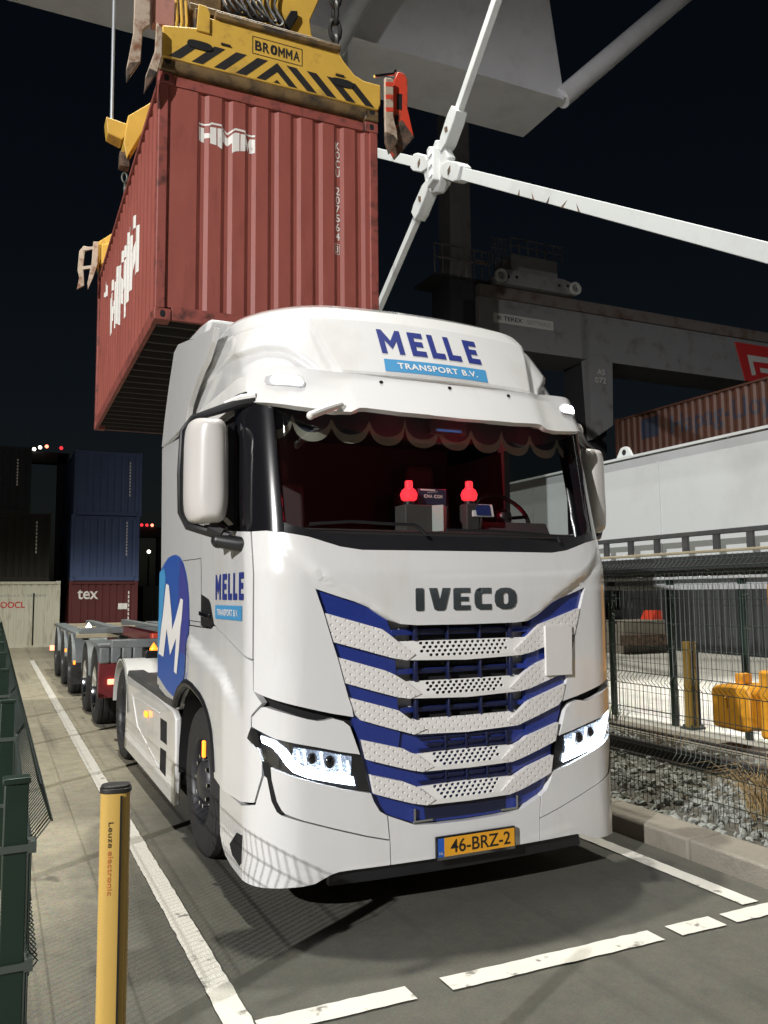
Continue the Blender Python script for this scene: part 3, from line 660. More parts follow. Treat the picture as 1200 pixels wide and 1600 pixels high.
for sgn in (-1, 1):
    h = lambda P: [(sgn*a, z) for a, z in P] if sgn > 0 else [(-a, z) for a, z in reversed(P)]
    hl = lay(flat_bm([h(HLBOT[::-1] + HLTOP[::-1] if False else HLBOT + HLTOP)]), BODY, 'headlight', M['gloss_black'], T, off=-.012, thick=.0, du=.04)
    # lens cells
    lay(flat_bm([h([(.728, .778), (.83, .804), (.95, .833), (1.015, .868), (1.055, .905), (1.05, .955), (.96, .938), (.88, .922), (.79, .899), (.722, .884)])]), BODY, 'reflector', M['reflector'], hl, off=-.009, thick=.0, du=.04)
    for uc, zc, rr in ((.945, .885, .030), (.845, .860, .034)):
        P0 = BODY(sgn*uc, zc); b = MB(); b.ball((P0[0], P0[1]+.012, P0[2]), rr, 16, 10, sc=(1, .7, 1.15)); b.build('projector_lens', M['gloss_black'], hl, True)
    for uc, zc, hh in ((.893, .872, .105), (.79, .845, .10), (.99, .905, .075), (.745, .83, .07), (1.025, .915, .05)):
        P0 = BODY(sgn*uc, zc); b = MB(); b.box((P0[0], P0[1]-.003, P0[2]), (.011, .014, hh), Matrix.Rotation(R(9)*sgn, 3, 'Y')); b.build('lamp_fin', M['fin'], hl, False)
    b = MB(); path = [(1.225, .997), (1.195, .988), (1.155, .972), (1.111, .935), (1.071, .880), (1.031, .842), (.961, .811), (.833, .780), (.716, .750)]
    lay(flat_bm([h([(1.232, 1.008), (1.15, .989), (1.088, .944), (1.05, .892), (1.012, .858), (.955, .830), (.83, .800), (.716, .773), (.706, .726), (.835, .755), (.97, .788), (1.05, .823), (1.09, .865), (1.124, .915), (1.165, .955), (1.222, .976)])]), BODY, 'daylight_strip', M['drl'], hl, off=-.001, thick=.008, du=.03)
    lay(flat_bm([h(HLBOT + HLTOP)]), BODY, 'lens', M['lens'], hl, off=.004, thick=.0, du=.04)
# --- bumper
UPB = [(.508, .418), (.645, .454), (.821, .509), (.993, .566), (1.09, .606), (1.108, .624), (1.135, .672), (1.163, .783), (1.168, .846)] + [(a, z-.006) for a, z in HLBOT[1:4][::-1]] + [(.615, .678), (.597, .63), (.562, .575), (.52, .548)]
pair(UPB, BODY, 'upper_bumper', M['white'], off=.004, thick=.05, bevel=.006, du=.04)
LOB = [(.503, .281), (.735, .281), (.80, .279), (.835, .272), (.874, .257), (.934, .232), (1.0, .226), (1.073, .223), (1.197, .215), (1.256, .213), (1.40, .214), (U(.55, .3), .222), (U(.69, .3), .245), (U(.77, .3), .285), (U(.815, .3), .335), (U(.83, .3), .42), (U(.835, .3), .62), (U(.60, .6), .612), (1.42, .606), (1.26, .64), (1.205, .80), (1.19, .80), (1.163, .670), (1.135, .618), (1.11, .598), (.993, .558), (.821, .501), (.645, .446), (.506, .410)]
pair(LOB, BODY, 'bumper_corner', M['white'], off=.004, thick=.05, bevel=.008, du=.035, dz=.05)
for o_ in (): pass
pair([(1.168, .848), (1.219, .882), (1.203, .80), (1.188, .79), (1.162, .670), (1.134, .616), (1.112, .600), (1.108, .622), (1.134, .672), (1.162, .783)], BODY, 'air_slot_shade', M['dark'], off=.0055, thick=.0, du=.03)  # flat dark sheet laid over the gap, painting its shade
pair([(1.296, 1.052), (1.25, 1.035), (1.23, .955), (1.256, .948), (1.333, .988)], BODY, 'headlight_edge', M['gloss_black'], off=.006, thick=.0, du=.02)
# entry step in each corner, its shaded recess painted as a flat dark sheet
pair([(1.385, .452), (1.50, .44), (1.66, .335), (1.60, .29), (1.44, .272), (1.40, .30)], BODY, 'entry_step_shade', M['dark'], off=.006, thick=.0, du=.03)
lay(flat_bm([full([(0, .281), (.497, .281), (.500, .41), (.512, .545), (.351, .480), (.211, .469), (0, .465)])]), BODY, 'bumper_centre', M['white'], T, off=.004, thick=.05, bevel=.006)
lay(flat_bm([full([(0, .20), (.85, .20), (.84, .262), (.78, .283), (0, .283)])]), BODY, 'lower_valance', M['black'], T, off=-.03, thick=.05)
# number plate
pl = MB(); pl.bb(-.235, .298, -.062, -.040, .270, .405); plo = pl.build('number_plate', M['gloss_black'], T, True, bevel=.006)
ps = plane_surf((0, -.0625, 0), (1, 0, 0), (0, 0, 1))
lay(flat_bm([[(-.185, .293), (.288, .293), (.288, .396), (-.185, .396)]]), ps, 'plate_field', M['plate'], plo, off=.0015, thick=0, du=0, dz=0)
lay(flat_bm([[(-.226, .293), (-.185, .293), (-.185, .396), (-.226, .396)]]), ps, 'plate_band', M['plate_blue'], plo, off=.0015, thick=0, du=0, dz=0)
lay(text_bm('46-BRZ-2', -.145, .258, .308, .383, .012), ps, 'plate_lettering', M['plate_ink'], plo, off=.003, thick=0, du=0, dz=0, smooth=False)
lay(text_bm('NL', -.219, -.192, .306, .322, .01), ps, 'plate_lettering', M['signwhite'], plo, off=.003, thick=0, du=0, dz=0, smooth=False)
# --- fenders, doors, side panels
FEN = [(1.287, 1.412), (U(1.032, 1.5), 1.584), (U(1.108, 1.5), 1.560), (U(1.42, 1.5), 1.560), (U(2.2, 1.5), 1.562), (U(3.05, 1.5), 1.562), (U(3.07, 1.5), 1.03), (U(2.5, 1.5), .995), (U(2.21, 1.5), .945), (U(2.12, 1.2), 1.01), (U(2.026, 1.2), 1.063), (U(1.92, 1.2), 1.125), (U(1.80, 1.2), 1.158), (U(1.66, 1.2), 1.172), (U(1.514, 1.2), 1.164), (U(1.37, 1.2), 1.148), (U(1.249, 1.2), 1.123), (U(1.14, 1.2), 1.09), (U(1.043, 1), 1.044), (U(.97, 1), .99), (U(.923, 1), .943), (U(.88, 1), .87), (U(.861, 1), .795), (U(.84, .7), .669), (U(.60, .7), .634), (1.42, .628), (1.27, .65), (1.22, .80), (1.219, .885), (1.25, .940), (1.268, .946), (1.338, .988), (1.301, 1.05), (1.301, 1.112), (1.222, 1.187), (1.283, 1.250)]
def fenoff(u, z):
    # flared shoulder above the wheel arch
    Y = abs(u)-UC+BODY.par(z)[0]+.35375
    zr = np.interp(Y, [.35, .48, .61, .77, 1.1, 1.4, 1.73, 2.0], [1.12, 1.20, 1.265, 1.33, 1.40, 1.44, 1.50, 1.52])
    t = min(1, max(0, (zr-z)/.06)); t = t*t*(3-2*t)
    return .004 + .035*t*min(1, max(0, (Y-.3)/.35))*min(1, max(0, (1.95-Y)/.3))
pair(FEN, BODY, 'fender', M['white'], thick=.05, bevel=.005, du=.035, dz=.035, offf=fenoff, angle=50)
DOOR = [(1.291, 1.424), (U(1.032, 1.5), 1.596), (U(1.032, 1.6), 1.60), (U(1.415, 1.6), 1.60), (U(1.415, 2.2), 2.225), (U(.8, 2.18), 2.185), (U(.4, 2.14), 2.15), (1.291, 2.14)]
dr = pair(DOOR, BODY, 'door', M['white'], off=.004, thick=.03, bevel=.004, du=.05)
HAN = [(U(1.409, 1.7), 1.572), (U(1.108, 1.6), 1.571), (U(1.032, 1.6), 1.602), (U(1.131, 1.73), 1.729), (U(1.18, 1.75), 1.755), (U(1.409, 1.79), 1.79)]
for q, d in zip((mir(HAN), HAN), dr):
    lay(flat_bm([q]), BODY, 'door_handle', M['black'], d, off=.006, thick=.0)
    sg = -1 if d is dr[0] else 1
    b = MB(); b.bar((sg*1.266, 1.39, 1.66), (sg*1.266, 1.12, 1.64), .02, .03); b.build('handle_bar', M['gloss_black'], d, True, bevel=.004)
pair([(U(1.43, 1.7), 1.600), (U(2.06, 1.7), 1.604), (U(2.06, 2.04), 2.042), (U(1.45, 2.03), 2.034)], BODY, 'locker_flap', M['white'], off=.0022, thick=0)
pair([(U(1.426, 1.7), 1.594), (U(2.066, 1.7), 1.598), (U(2.066, 2.04), 2.048), (U(1.446, 2.03), 2.040)], BODY, 'flap_seam', M['dark'], off=.0012, thick=0)
pair([(U(1.421, 1.6), 1.568), (U(3.05, 1.6), 1.568), (U(3.05, 3.08), 3.075), (U(2.0, 3.03), 3.02), (U(1.421, 2.97), 2.97)], BODY, 'side_panel', M['white'], off=.0, thick=.03, bevel=.006, du=.12)
pair([(U(.36, 2.96), 2.945), (U(1.421, 2.97), 2.945), (U(2.0, 3.03), 3.02), (U(2.0, 3.12), 3.12), (U(.36, 3.12), 3.10)], BODY, 'door_header', M['grey_white'], off=-.01, thick=.03)
pair([(1.40, 2.155), (U(1.40, 2.2), 2.215), (U(1.40, 2.95), 2.945), (1.43, 2.945)], BODY, 'side_window', M['side_glass'], off=-.008, thick=0)
pair([(U(1.34, 2.2), 2.20), (U(1.42, 2.2), 2.21), (U(1.42, 2.95), 2.95), (U(1.34, 2.95), 2.95)], BODY, 'window_pillar', M['black'], off=-.002, thick=.05)
# upper side deflector (plane at the cab side, leaning in a little towards the top)
for sg in (-1, 1):
    f = lambda a, bb, sg=sg: np.array([sg*(1.256-.03*max(0, bb-3.3)), sg*a, bb])
    # a is measured so that the outline keeps the same sense on both sides
    D = [(2.02, 3.09), (3.04, 3.085), (2.93, 3.30), (2.80, 3.56), (2.62, 3.83), (2.45, 3.85), (2.0, 3.76), (1.14, 3.60), (1.22, 3.52), (1.38, 3.43), (1.52, 3.40), (1.75, 3.31), (1.92, 3.22), (2.0, 3.13)]
    P = [(sg*y, z) for y, z in D]
    if sg < 0: P = P[::-1]
    lay(flat_bm([P]), f, 'side_deflector', M['white'], T, thick=.04, du=.15, dz=.15, bevel=.012)
# --- windscreen and its dark surround
SC = full([(0, 2.075), (.654, 2.075), (.873, 2.10), (1.09, 2.15), (1.135, 2.18), (1.135, 2.98), (0, 2.98)])
lay(flat_bm([SC]), BODY, 'windscreen', M['glass'], T, off=-.004, thick=0, du=.05)
lay(flat_bm([full([(0, 2.012), (.654, 2.012), (.78, 2.030), (.873, 2.058), (.96, 2.085), (1.068, 2.111), (1.18, 2.132), (1.12, 2.20), (1.02, 2.165), (.85, 2.13), (.654, 2.123), (0, 2.12)])]), BODY, 'scuttle', M['black'], T, off=-.001, thick=.05)
pair([(1.08, 2.125), (1.44, 2.145), (1.44, 3.0), (1.10, 3.0)], BODY, 'windscreen_pillar', M['gloss_black'], off=.0, thick=.08, bevel=.01, du=.03)
lay(flat_bm([full([(0, 2.90), (1.2, 2.93), (1.2, 3.12), (0, 3.12)])]), BODY, 'header_rail', M['gloss_black'], T, off=-.012, thick=.05)
# --- sun visor with lamps
VP = [(0, 2.835), (.40, 2.845), (.60, 2.862), (.64, 2.86), (.69, 2.838), (.80, 2.842), (1.0, 2.868), (1.15, 2.90), (1.235, 2.917), (1.262, 3.01), (1.23, 3.138), (1.045, 3.14), (.875, 3.125), (.67, 3.104), (.35, 3.083), (0, 3.077)]
def visoff(u, z):
    a = abs(u); t = min(1, max(0, (a-.66-(3.1-z)*-.1)/.10)); t = t*t*(3-2*t)
    return .014 - .012*t + .016*math.exp(-((a-1.0)/.2)**2)*math.exp(-((z-3.07)/.05)**2)
vis = lay(flat_bm([full(VP)]), VIS, 'sun_visor', M['white'], T, off=.0, thick=.035, du=.04, dz=.03, bevel=.008, offf=visoff, angle=60)
LA = [(1.125, 3.035), (1.112, 3.062), (1.085, 3.070), (.97, 3.062), (.945, 3.05), (.927, 3.022), (.935, 3.004), (.955, 2.998), (1.095, 3.012), (1.118, 3.020)]
for q in (mir(LA), LA):
    c = sum(a for a, _ in q)/len(q)
    lamp = lay(flat_bm([[(c+(a-c)*1.1, 3.035+(z-3.035)*1.15) for a, z in q]]), VIS, 'visor_lamp', M['lamp_trim'], T, off=.006, thick=.02, du=.04, bevel=.003, offf=visoff)
    lay(flat_bm([[(c+(a-c)*.84+(.012 if c < 0 else -.012), 3.035+(z-3.035)*.8) for a, z in q]]), VIS, 'lamp_glow', M['toplamp'], lamp, off=.012, thick=.008, du=.04, offf=visoff)
for u in (-.465, -.01, .445):
    p0 = VIS(u, 3.055); b = MB(); b.lathe([(0, .001), (0, .011), (.012, .013)], (p0[0], p0[1]-.022, p0[2]), 'Y', 12); b.build('visor_bolt', M['black'], vis, True)
# front mirror hanging under the visor on the truck's right
b = MB(); b.tube([(-.745, .08, 2.885), (-.86, .03, 2.835), (-.965, .0, 2.785)], [.018, .024, .022], 10); b.ball((-.965, .0, 2.783), .024, 10, 6)
b.build('front_mirror', M['white_plastic'], T, True)
# --- roof fairing
zs = np.r_[np.linspace(2.93, 3.6, 84), np.linspace(3.61, 3.81, 30)]
NC, NR, NS = 64, 34, 14; V = []; F = []
def smooth(t): t = min(1, max(0, t)); return t*t*(3-2*t)
def roofdisp(u, x, z):
    a = abs(u)
    up = np.interp(z, [3.1, 3.52, 3.7], [.682, .795, .83])
    d = .036*smooth((a-up)/.03)*smooth((3.66-z)/.12)
    zr = np.interp(a, [.75, .80, .84, .91, 1.0, 1.12, 1.3, 1.9, 2.6], [3.05, 3.13, 3.20, 3.264, 3.335, 3.36, 3.345, 3.36, 3.36])
    d += .036*smooth((zr-z)/.032)*smooth((a-.74)/.06)*(.25+.75*smooth((1.75-a)/.5))
    d += .06*smooth((3.125-z)/.03)*smooth((1.62-a)/.1)
    return d
for z in zs:
    y0, W_, r_, B_ = ROOF.par(z); a = W_-r_; row = []
    us = list(np.linspace(0, a, NC+1)) + list(a+np.linspace(0, 1, NR+1)[1:]*PI*r_/2)
    yc = y0+B_*W_*W_+r_; L = max(.02, 2.25-yc); us += list(a+PI*r_/2+np.linspace(0, 1, NS+1)[1:]*L)
    us = [-q for q in reversed(us[1:])] + us
    for u in us:
        p0 = ROOF(u, z); e = 1e-4; n = np.cross(np.array(ROOF(u+e, z))-p0, np.array(ROOF(u, z+e))-p0); n /= np.linalg.norm(n)
        p0 = p0 - n*roofdisp(u, p0[0], z)
        if z > 3.79: p0[2] = min(p0[2], 3.81)
        V.append(p0)
m_ = len(us)
for i in range(len(zs)-1):
    for k in range(m_-1): F.append((i*m_+k, i*m_+k+1, (i+1)*m_+k+1, (i+1)*m_+k))
b = MB(); b.add(V, F); b.build('roof_fairing', M['white'], T, True, angle=75)
b = MB(); b.bb(-.75, -.25, 2.3, 2.7, 3.78, 3.82); b.bb(-.62, -.40, .95, 1.15, 3.735, 3.765); b.build('roof_hatch', M['black'], T, True, bevel=.01)
for sg in (-1, 1):
    b = MB(); b.prism([(1.7, 3.70), (2.3, 3.74), (2.28, 3.865), (1.9, 3.845), (1.55, 3.80)], lambda a, z, t, sg=sg: (sg*t, a, z), .75, 1.19); b.build('roof_spoiler', M['white'], T, True, bevel=.03)
# lettering on the roof
ML = [('M', -.402, -.247), ('E', -.196, -.092), ('L', -.056, .045), ('L', .064, .165), ('E', .214, .318)]
lay(word_bm([(g, a, c, 3.276, 3.458) for g, a, c in ML]), ROOF, 'roof_lettering', M['logo_blue'], T, off=.003, thick=0, du=.06, dz=.03)
lay(flat_bm([[(-.412, 3.143), (.318, 3.139), (.330, 3.235), (-.402, 3.233)]]), ROOF, 'roof_lettering', M['sky_blue'], T, off=.003, thick=0, du=.06, dz=.03)
lay(text_bm('TRANSPORT B.V.', -.322, .247, 3.166, 3.210, .022, 1.12), ROOF, 'roof_lettering', M['decal_white'], T, off=.005, thick=0, du=.06, dz=.03, smooth=False)
# door lettering, truck's right side
ds = lambda a, z: BODY(-U(a, z), z)     # a: distance back from the front; outline given with a falling to the right
dsx = lambda s, z: BODY(-(UC+(-s)-.03+.0), z)
SY = lambda s, z: np.array([-1.2545, -s, z])   # s = -Y
lay(word_bm([(g, -a, -c, 1.752, 1.912) for g, a, c in (('M', .985, .85), ('E', .805, .70), ('L', .665, .575), ('L', .545, .455), ('E', .415, .315))]), SY, 'door_lettering', M['logo_blue'], dr[0], off=.004, thick=0, du=0, dz=0)
lay(flat_bm([[(-.985, 1.632), (-.345, 1.632), (-.345, 1.718), (-.985, 1.718)]]), SY, 'door_lettering', M['sky_blue'], dr[0], off=.004, thick=0, du=0, dz=0)
lay(text_bm('TRANSPORT B.V.', -.93, -.42, 1.655, 1.694, .02, 1.1), SY, 'door_lettering', M['decal_white'], dr[0], off=.006, thick=0, du=0, dz=0, smooth=False)
# round decal with the big M
def disc(c, r, n, a0=0, a1=2*PI): return [(-(c[0]+r[0]*math.cos(a0+(a1-a0)*i/n)), c[1]+r[1]*math.sin(a0+(a1-a0)*i/n)) for i in range(n)]
DY = [(y, z) for y, z in [(3.045, 1.10), (3.045, 1.985), (2.93, 2.02), (2.80, 2.06), (2.66, 2.092), (2.5, 2.105), (2.33, 2.104), (2.17, 2.078), (2.02, 2.020), (1.92, 1.94), (1.86, 1.865), (1.81, 1.76), (1.79, 1.65), (1.783, 1.55), (1.795, 1.43), (1.83, 1.334), (1.89, 1.22), (2.015, 1.105), (2.2, 1.03), (2.355, .997), (2.6, 1.02)]]
def SD(s, z):
    p0 = BODY(-U(-s, z), z); p0 = np.array(p0); 
    return p0 + np.array([-(fenoff(U(-s, z), z) if z < 1.565 else .0), 0, 0])
disc_cut = dict(cu=[-3.0+.1*i for i in range(14)], cz=[1.0+.06*i for i in range(19)])
lay(flat_bm([[(-y, z) for y, z in DY]]), SD, 'round_decal', M['mid_blue'], T, off=.004, thick=0, **disc_cut)
lay(flat_bm([[(-3.044, 1.2), (-2.75, 1.93), (-2.83, 2.012), (-2.93, 2.0), (-3.044, 1.975)]]), SD, 'round_decal', M['sky_blue'], T, off=.006, thick=0, **disc_cut)
lay(flat_bm([[(-2.25, 1.35), (-1.84, 1.35), (-1.80, 1.55), (-1.80, 1.65), (-1.86, 1.84), (-2.02, 2.0), (-2.16, 2.06)]]), SD, 'round_decal', M['violet'], T, off=.006, thick=0, **disc_cut)
MPOLY = [(2.99, 1.289), (2.715, 1.881), (2.59, 1.866), (2.395, 1.513), (2.104, 1.761), (2.011, 1.749), (2.119, 1.375), (2.199, 1.179), (2.301, 1.192), (2.233, 1.455), (2.471, 1.307), (2.633, 1.510), (2.761, 1.275)]
lay(flat_bm([[(-y, z) for y, z in MPOLY]]), SD, 'round_decal', M['decal_white'], T, off=.008, thick=0, **disc_cut)
# --- mirrors
for sg in (-1, 1):
    b = MB(); n = 40; V = []; F = []
    cx, cz, hx, hz = (1.432 if sg < 0 else 1.385), 2.515, .122, .315
    rings = [(-.150, .12), (-.146, .34), (-.134, .54), (-.112, .72), (-.082, .86), (-.045, .95), (.0, .99), (.05, 1.), (.10, .97), (.105, .90)]
    for dy, s in rings:
        for i in range(n):
            a = 2*PI*i/n; ex = .42
            x = hx*s*math.copysign(abs(math.cos(a))**ex, math.cos(a)); z = hz*(1-(1-s)*.22)*math.copysign(abs(math.sin(a))**ex, math.sin(a))
            step = .012 if z < -.06 else 0.
            V.append((sg*(cx+x), .53+dy-step*(s)+.05*(x/hx)*.6, cz+z))
    for i in range(len(rings)-1):
        for k in range(n): F.append((i*n+k, i*n+(k+1) % n, (i+1)*n+(k+1) % n, (i+1)*n+k))
    F.append(tuple(range(n-1, -1, -1))); F.append(tuple((len(rings)-1)*n+k for k in range(n)))
    b.add(V, F); mo = b.build('wing_mirror', M['mirror_shell'], T, True, angle=50)
    
    for z0, z1 in ((2.55, 2.81), (2.23, 2.51)): g = MB(); g.bb(sg*1.33, sg*1.535, .637, .640, z0, z1); g.build('mirror_glass', M['chrome'], mo, False)
    g = MB(); g.tube([(sg*1.17, .36, 2.935), (sg*1.25, .44, 2.925), (sg*1.38, .55, 2.885), (sg*1.50, .59, 2.84), (sg*1.557, .60, 2.76), (sg*1.568, .60, 2.5), (sg*1.562, .60, 2.27), (sg*1.52, .59, 2.19), (sg*1.42, .55, 2.16), (sg*1.30, .47, 2.12)], [.03, .032, .026, .022, .02, .02, .02, .026, .03, .034], 10)
    g.tube([(sg*1.36, .5, 2.10), (sg*1.25, .40, 2.075), (sg*1.21, .36, 2.075)], [.042, .046, .05], 14); g.ball((sg*1.36, .5, 2.10), .045, 12, 8)
    g.tube([(sg*1.33, .50, 2.14), (sg*1.40, .54, 2.18)], [.05, .05], 10)
    g.build('mirror_arm', M['black'], mo, True)
    g = MB(); g.tube([(sg*1.18, .345, 2.955), (sg*1.25, .42, 2.953), (sg*1.33, .50, 2.93)], [.018, .022, .010], 8); g.build('arm_cap', M['white_plastic'], mo, True)
    g = MB(); g.prism([(1.31, 2.24), (1.31, 2.80), (1.27, 2.82), (1.27, 2.20)], lambda a, z, t, sg=sg: (sg*a, t, z), .5, .62); g.build('mirror_back', M['black'], mo, True)
# --- wipers
for pts in ([(-.95, 2.175), (-.70, 2.195), (-.50, 2.187), (-.31, 2.183), (-.28, 2.165), (-.24, 2.12)], [(-.10, 2.157), (.23, 2.159), (.5, 2.15), (.72, 2.14), (.74, 2.10)]):
    q = []
    for u, z in pts: p0 = BODY(u, z); q.append((p0[0], p0[1]-.03, p0[2]))
    b = MB(); b.tube(q, .010, 6); b.build('wiper', M['black'], T, True)
# --- cab interior
I = MB()
I.bb(-.95, .95, .14, .75, 1.85, 2.145); I.bb(-1.19, 1.19, .38, .75, 1.85, 2.145); I.bb(-1.2, 1.2, 2.3, 2.35, 1.0, 3.1); I.bb(-1.19, 1.19, .38, 2.3, 1.3, 1.34); I.bb(-1.2, 1.2, .5, 2.3, 3.08, 3.1)
I.build('cab_interior', M['interior'], T, False)
I = MB(); I.bb(-1.0, 1.0, .19, .70, 2.145, 2.165); I.bb(-1.18, 1.18, .38, .70, 2.145, 2.165); I.prism([(.45, 2.16), (.62, 2.16), (.62, 2.25), (.52, 2.27)], lambda a, z, t: (t, a, z), .35, 1.0); I.build('dashboard', M['interior'], T, True, bevel=.02)
I = MB(); I.bb(-1.22, -1.19, 1.42, 2.3, 1.3, 3.1); I.bb(1.19, 1.22, 1.42, 2.3, 1.3, 3.1); I.build('cab_lining', M['interior'], T, False)
for x in (-.62, .68):
    I = MB(); I.bb(x-.27, x+.27, 1.25, 1.75, 1.75, 1.9); I.box((x, 1.78, 2.25), (.5, .14, .8), Matrix.Rotation(R(-8), 3, 'X')); I.bb(x-.13, x+.13, 1.8, 1.9, 2.65, 2.85); I.build('seat', M['seat'], T, True, bevel=.05)
I = MB(); cx, cy, cz = .76, .72, 2.33; tl = R(38)
def ringpts(r, n=28): return [(cx+r*math.cos(2*PI*i/n), cy+r*math.sin(2*PI*i/n)*math.sin(tl), cz+r*math.sin(2*PI*i/n)*math.cos(tl)) for i in range(n+1)]
I.tube(ringpts(.215), .016, 8); I.tube([(cx-.2, cy, cz), (cx, cy-.02, cz-.02), (cx+.2, cy, cz)], .014, 6); I.tube([(cx, cy-.02, cz-.02), (cx, cy-.2, cz-.17)], .03, 8); I.ball((cx, cy-.01, cz-.01), .07, 12, 8)
I.build('steering_wheel', M['black'], T, True)
# scalloped valance behind the windscreen
def wave(x):
    t = ((x+.83)/.122) % 2.0; t = t if t <= 1 else 2-t   # 0 at a trough, 1 at a peak
    return 2.702 + .128*(1-math.sqrt(max(0, 1-t*t)))
xs = np.linspace(-1.06, 1.06, 160); V = []; F = []
yv = lambda x: .30+.06*x*x+.012*math.sin(26*x)
b = MB()
for x in xs: V += [(x, yv(x), wave(x)+.05), (x, yv(x), 3.05)]
for i in range(len(xs)-1): F.append((2*i, 2*i+2, 2*i+3, 2*i+1))
b.add(V, F); val = b.build('valance', M['cloth'], T, True)
V = []; F = []; b = MB()
for x in xs: V += [(x, yv(x)-.004, wave(x)), (x, yv(x)-.004, wave(x)+.055)]
for i in range(len(xs)-1): F.append((2*i, 2*i+2, 2*i+3, 2*i+1))
b.add(V, F); b.build('valance_trim', M['trim'], val, True)
b = MB(); b.bb(-.09, .17, .20, .27, 2.79, 2.90); tb = b.build('toll_unit', M['black'], T, True, bevel=.01)
lay(flat_bm([[(-.05, 2.80), (.13, 2.80), (.13, 2.815), (-.05, 2.815)]]), plane_surf((0, .199, 0), (1, 0, 0), (0, 0, 1)), 'screen', M['screen'], tb, off=.002, thick=0, du=0, dz=0)
# --- wheels
TYRE = [(-.155, .29), (-.165, .33), (-.168, .42), (-.155, .475), (-.135, .497), (-.09, .505), (-.086, .493), (-.070, .493), (-.066, .506), (-.004, .508), (0, .495), (.012, .495), (.016, .508), (.07, .506), (.074, .493), (.088, .493), (.092, .505), (.135, .497), (.155, .475), (.168, .42), (.165, .33), (.155, .29)]
def wheel(sg, x, y, front, name='wheel'):
    w_ = MB(); w_.lathe(TYRE, (x, y, .503), 'X', 56); tyre = w_.build(name, M['rubber'], T, True, angle=30)
    rm = MB(); k = sg
    prof = [(k*.150, .300), (k*.160, .292), (k*.150, .280), (k*.12, .272), (k*.04, .262), (k*-.10, .255)]
    if front: prof2 = [(k*.03, .258), (k*.075, .235), (k*.105, .175), (k*.11, .150), (k*.135, .14), (k*.15, .12), (k*.165, .09), (k*.17, .001)]
    else: prof2 = [(k*-.02, .258), (k*-.06, .22), (k*-.075, .16), (k*-.02, .14), (k*.03, .12), (k*.08, .10), (k*.09, .001)]
    rm.lathe(prof, (x, y, .503), 'X', 48); rm.lathe(prof2, (x, y, .503), 'X', 48)
    ro = rm.build('rim', M['rim'], tyre, True, angle=40)
    for i in range(10):
        nt_ = MB()
        a = 2*PI*i/10; rr = .165; px = k*(.108 if front else -.07)
        nt_.tube([(x+px, y+rr*math.cos(a), .503+rr*math.sin(a)), (x+px+k*.045, y+rr*math.cos(a), .503+rr*math.sin(a))], .014, 6)
        nt_.build('wheel_nut', M['chrome'], tyre, True)
    for i in range(10):
        h = MB()
        a = 2*PI*(i+.5)/10; rr = .212; px = k*(.094 if front else -.058)
        h.lathe([(k*-.002, .001), (k*.004, .021)], (x+px, y+rr*math.cos(a), .503+rr*math.sin(a)), 'X', 10)
        h.build('hand_hole', M['dark'], ro, False)
for sg in (-1, 1):
    wheel(sg, sg*1.055, 1.55, True); wheel(sg, sg*1.075, 5.36, False); wheel(-sg, sg*.73, 5.36, False)
    # arch lip and inner liner
    a = MB(); pts = [(2.16, .955), (2.10, 1.02), (2.0, 1.085), (1.80, 1.150), (1.66, 1.163), (1.514, 1.155), (1.249, 1.113), (1.14, 1.08), (1.043, 1.034), (.97, .98), (.915, .92), (.868, .82), (.845, .70)]
    a.tube([(sg*1.268, y, z) for y, z in pts], .034, 8); a.build('arch_lip', M['black'], T, True)
    c = MB(); c.lathe([(0, .66), (sg*.62, .66)], (sg*.62, 1.52, .503), 'X', 24, 0, R(-5), R(185)); c.bb(sg*.60, sg*.62, .8, 2.25, .3, 1.15); c.build('wheel_housing', M['dark'], T, True)
b = MB(); b.lathe([(0, .001), (.02, .03), (.03, .001)], (0, 0, 0), 'X', 8)
# --- marker lamps
def amber(p, sz, name='marker_lamp', m='amber', parent=T):
    o = MB(); o.box(p, sz); return o.build(name, M[m], parent, True, bevel=.006)
amber((-1.298, 1.085, .80), (.02, .035, .105)); amber((1.298, 1.085, .80), (.02, .035, .105))
amber((-1.272, 3.52, .715), (.02, .11, .05)); amber((1.272, 3.52, .715), (.02, .11, .05))
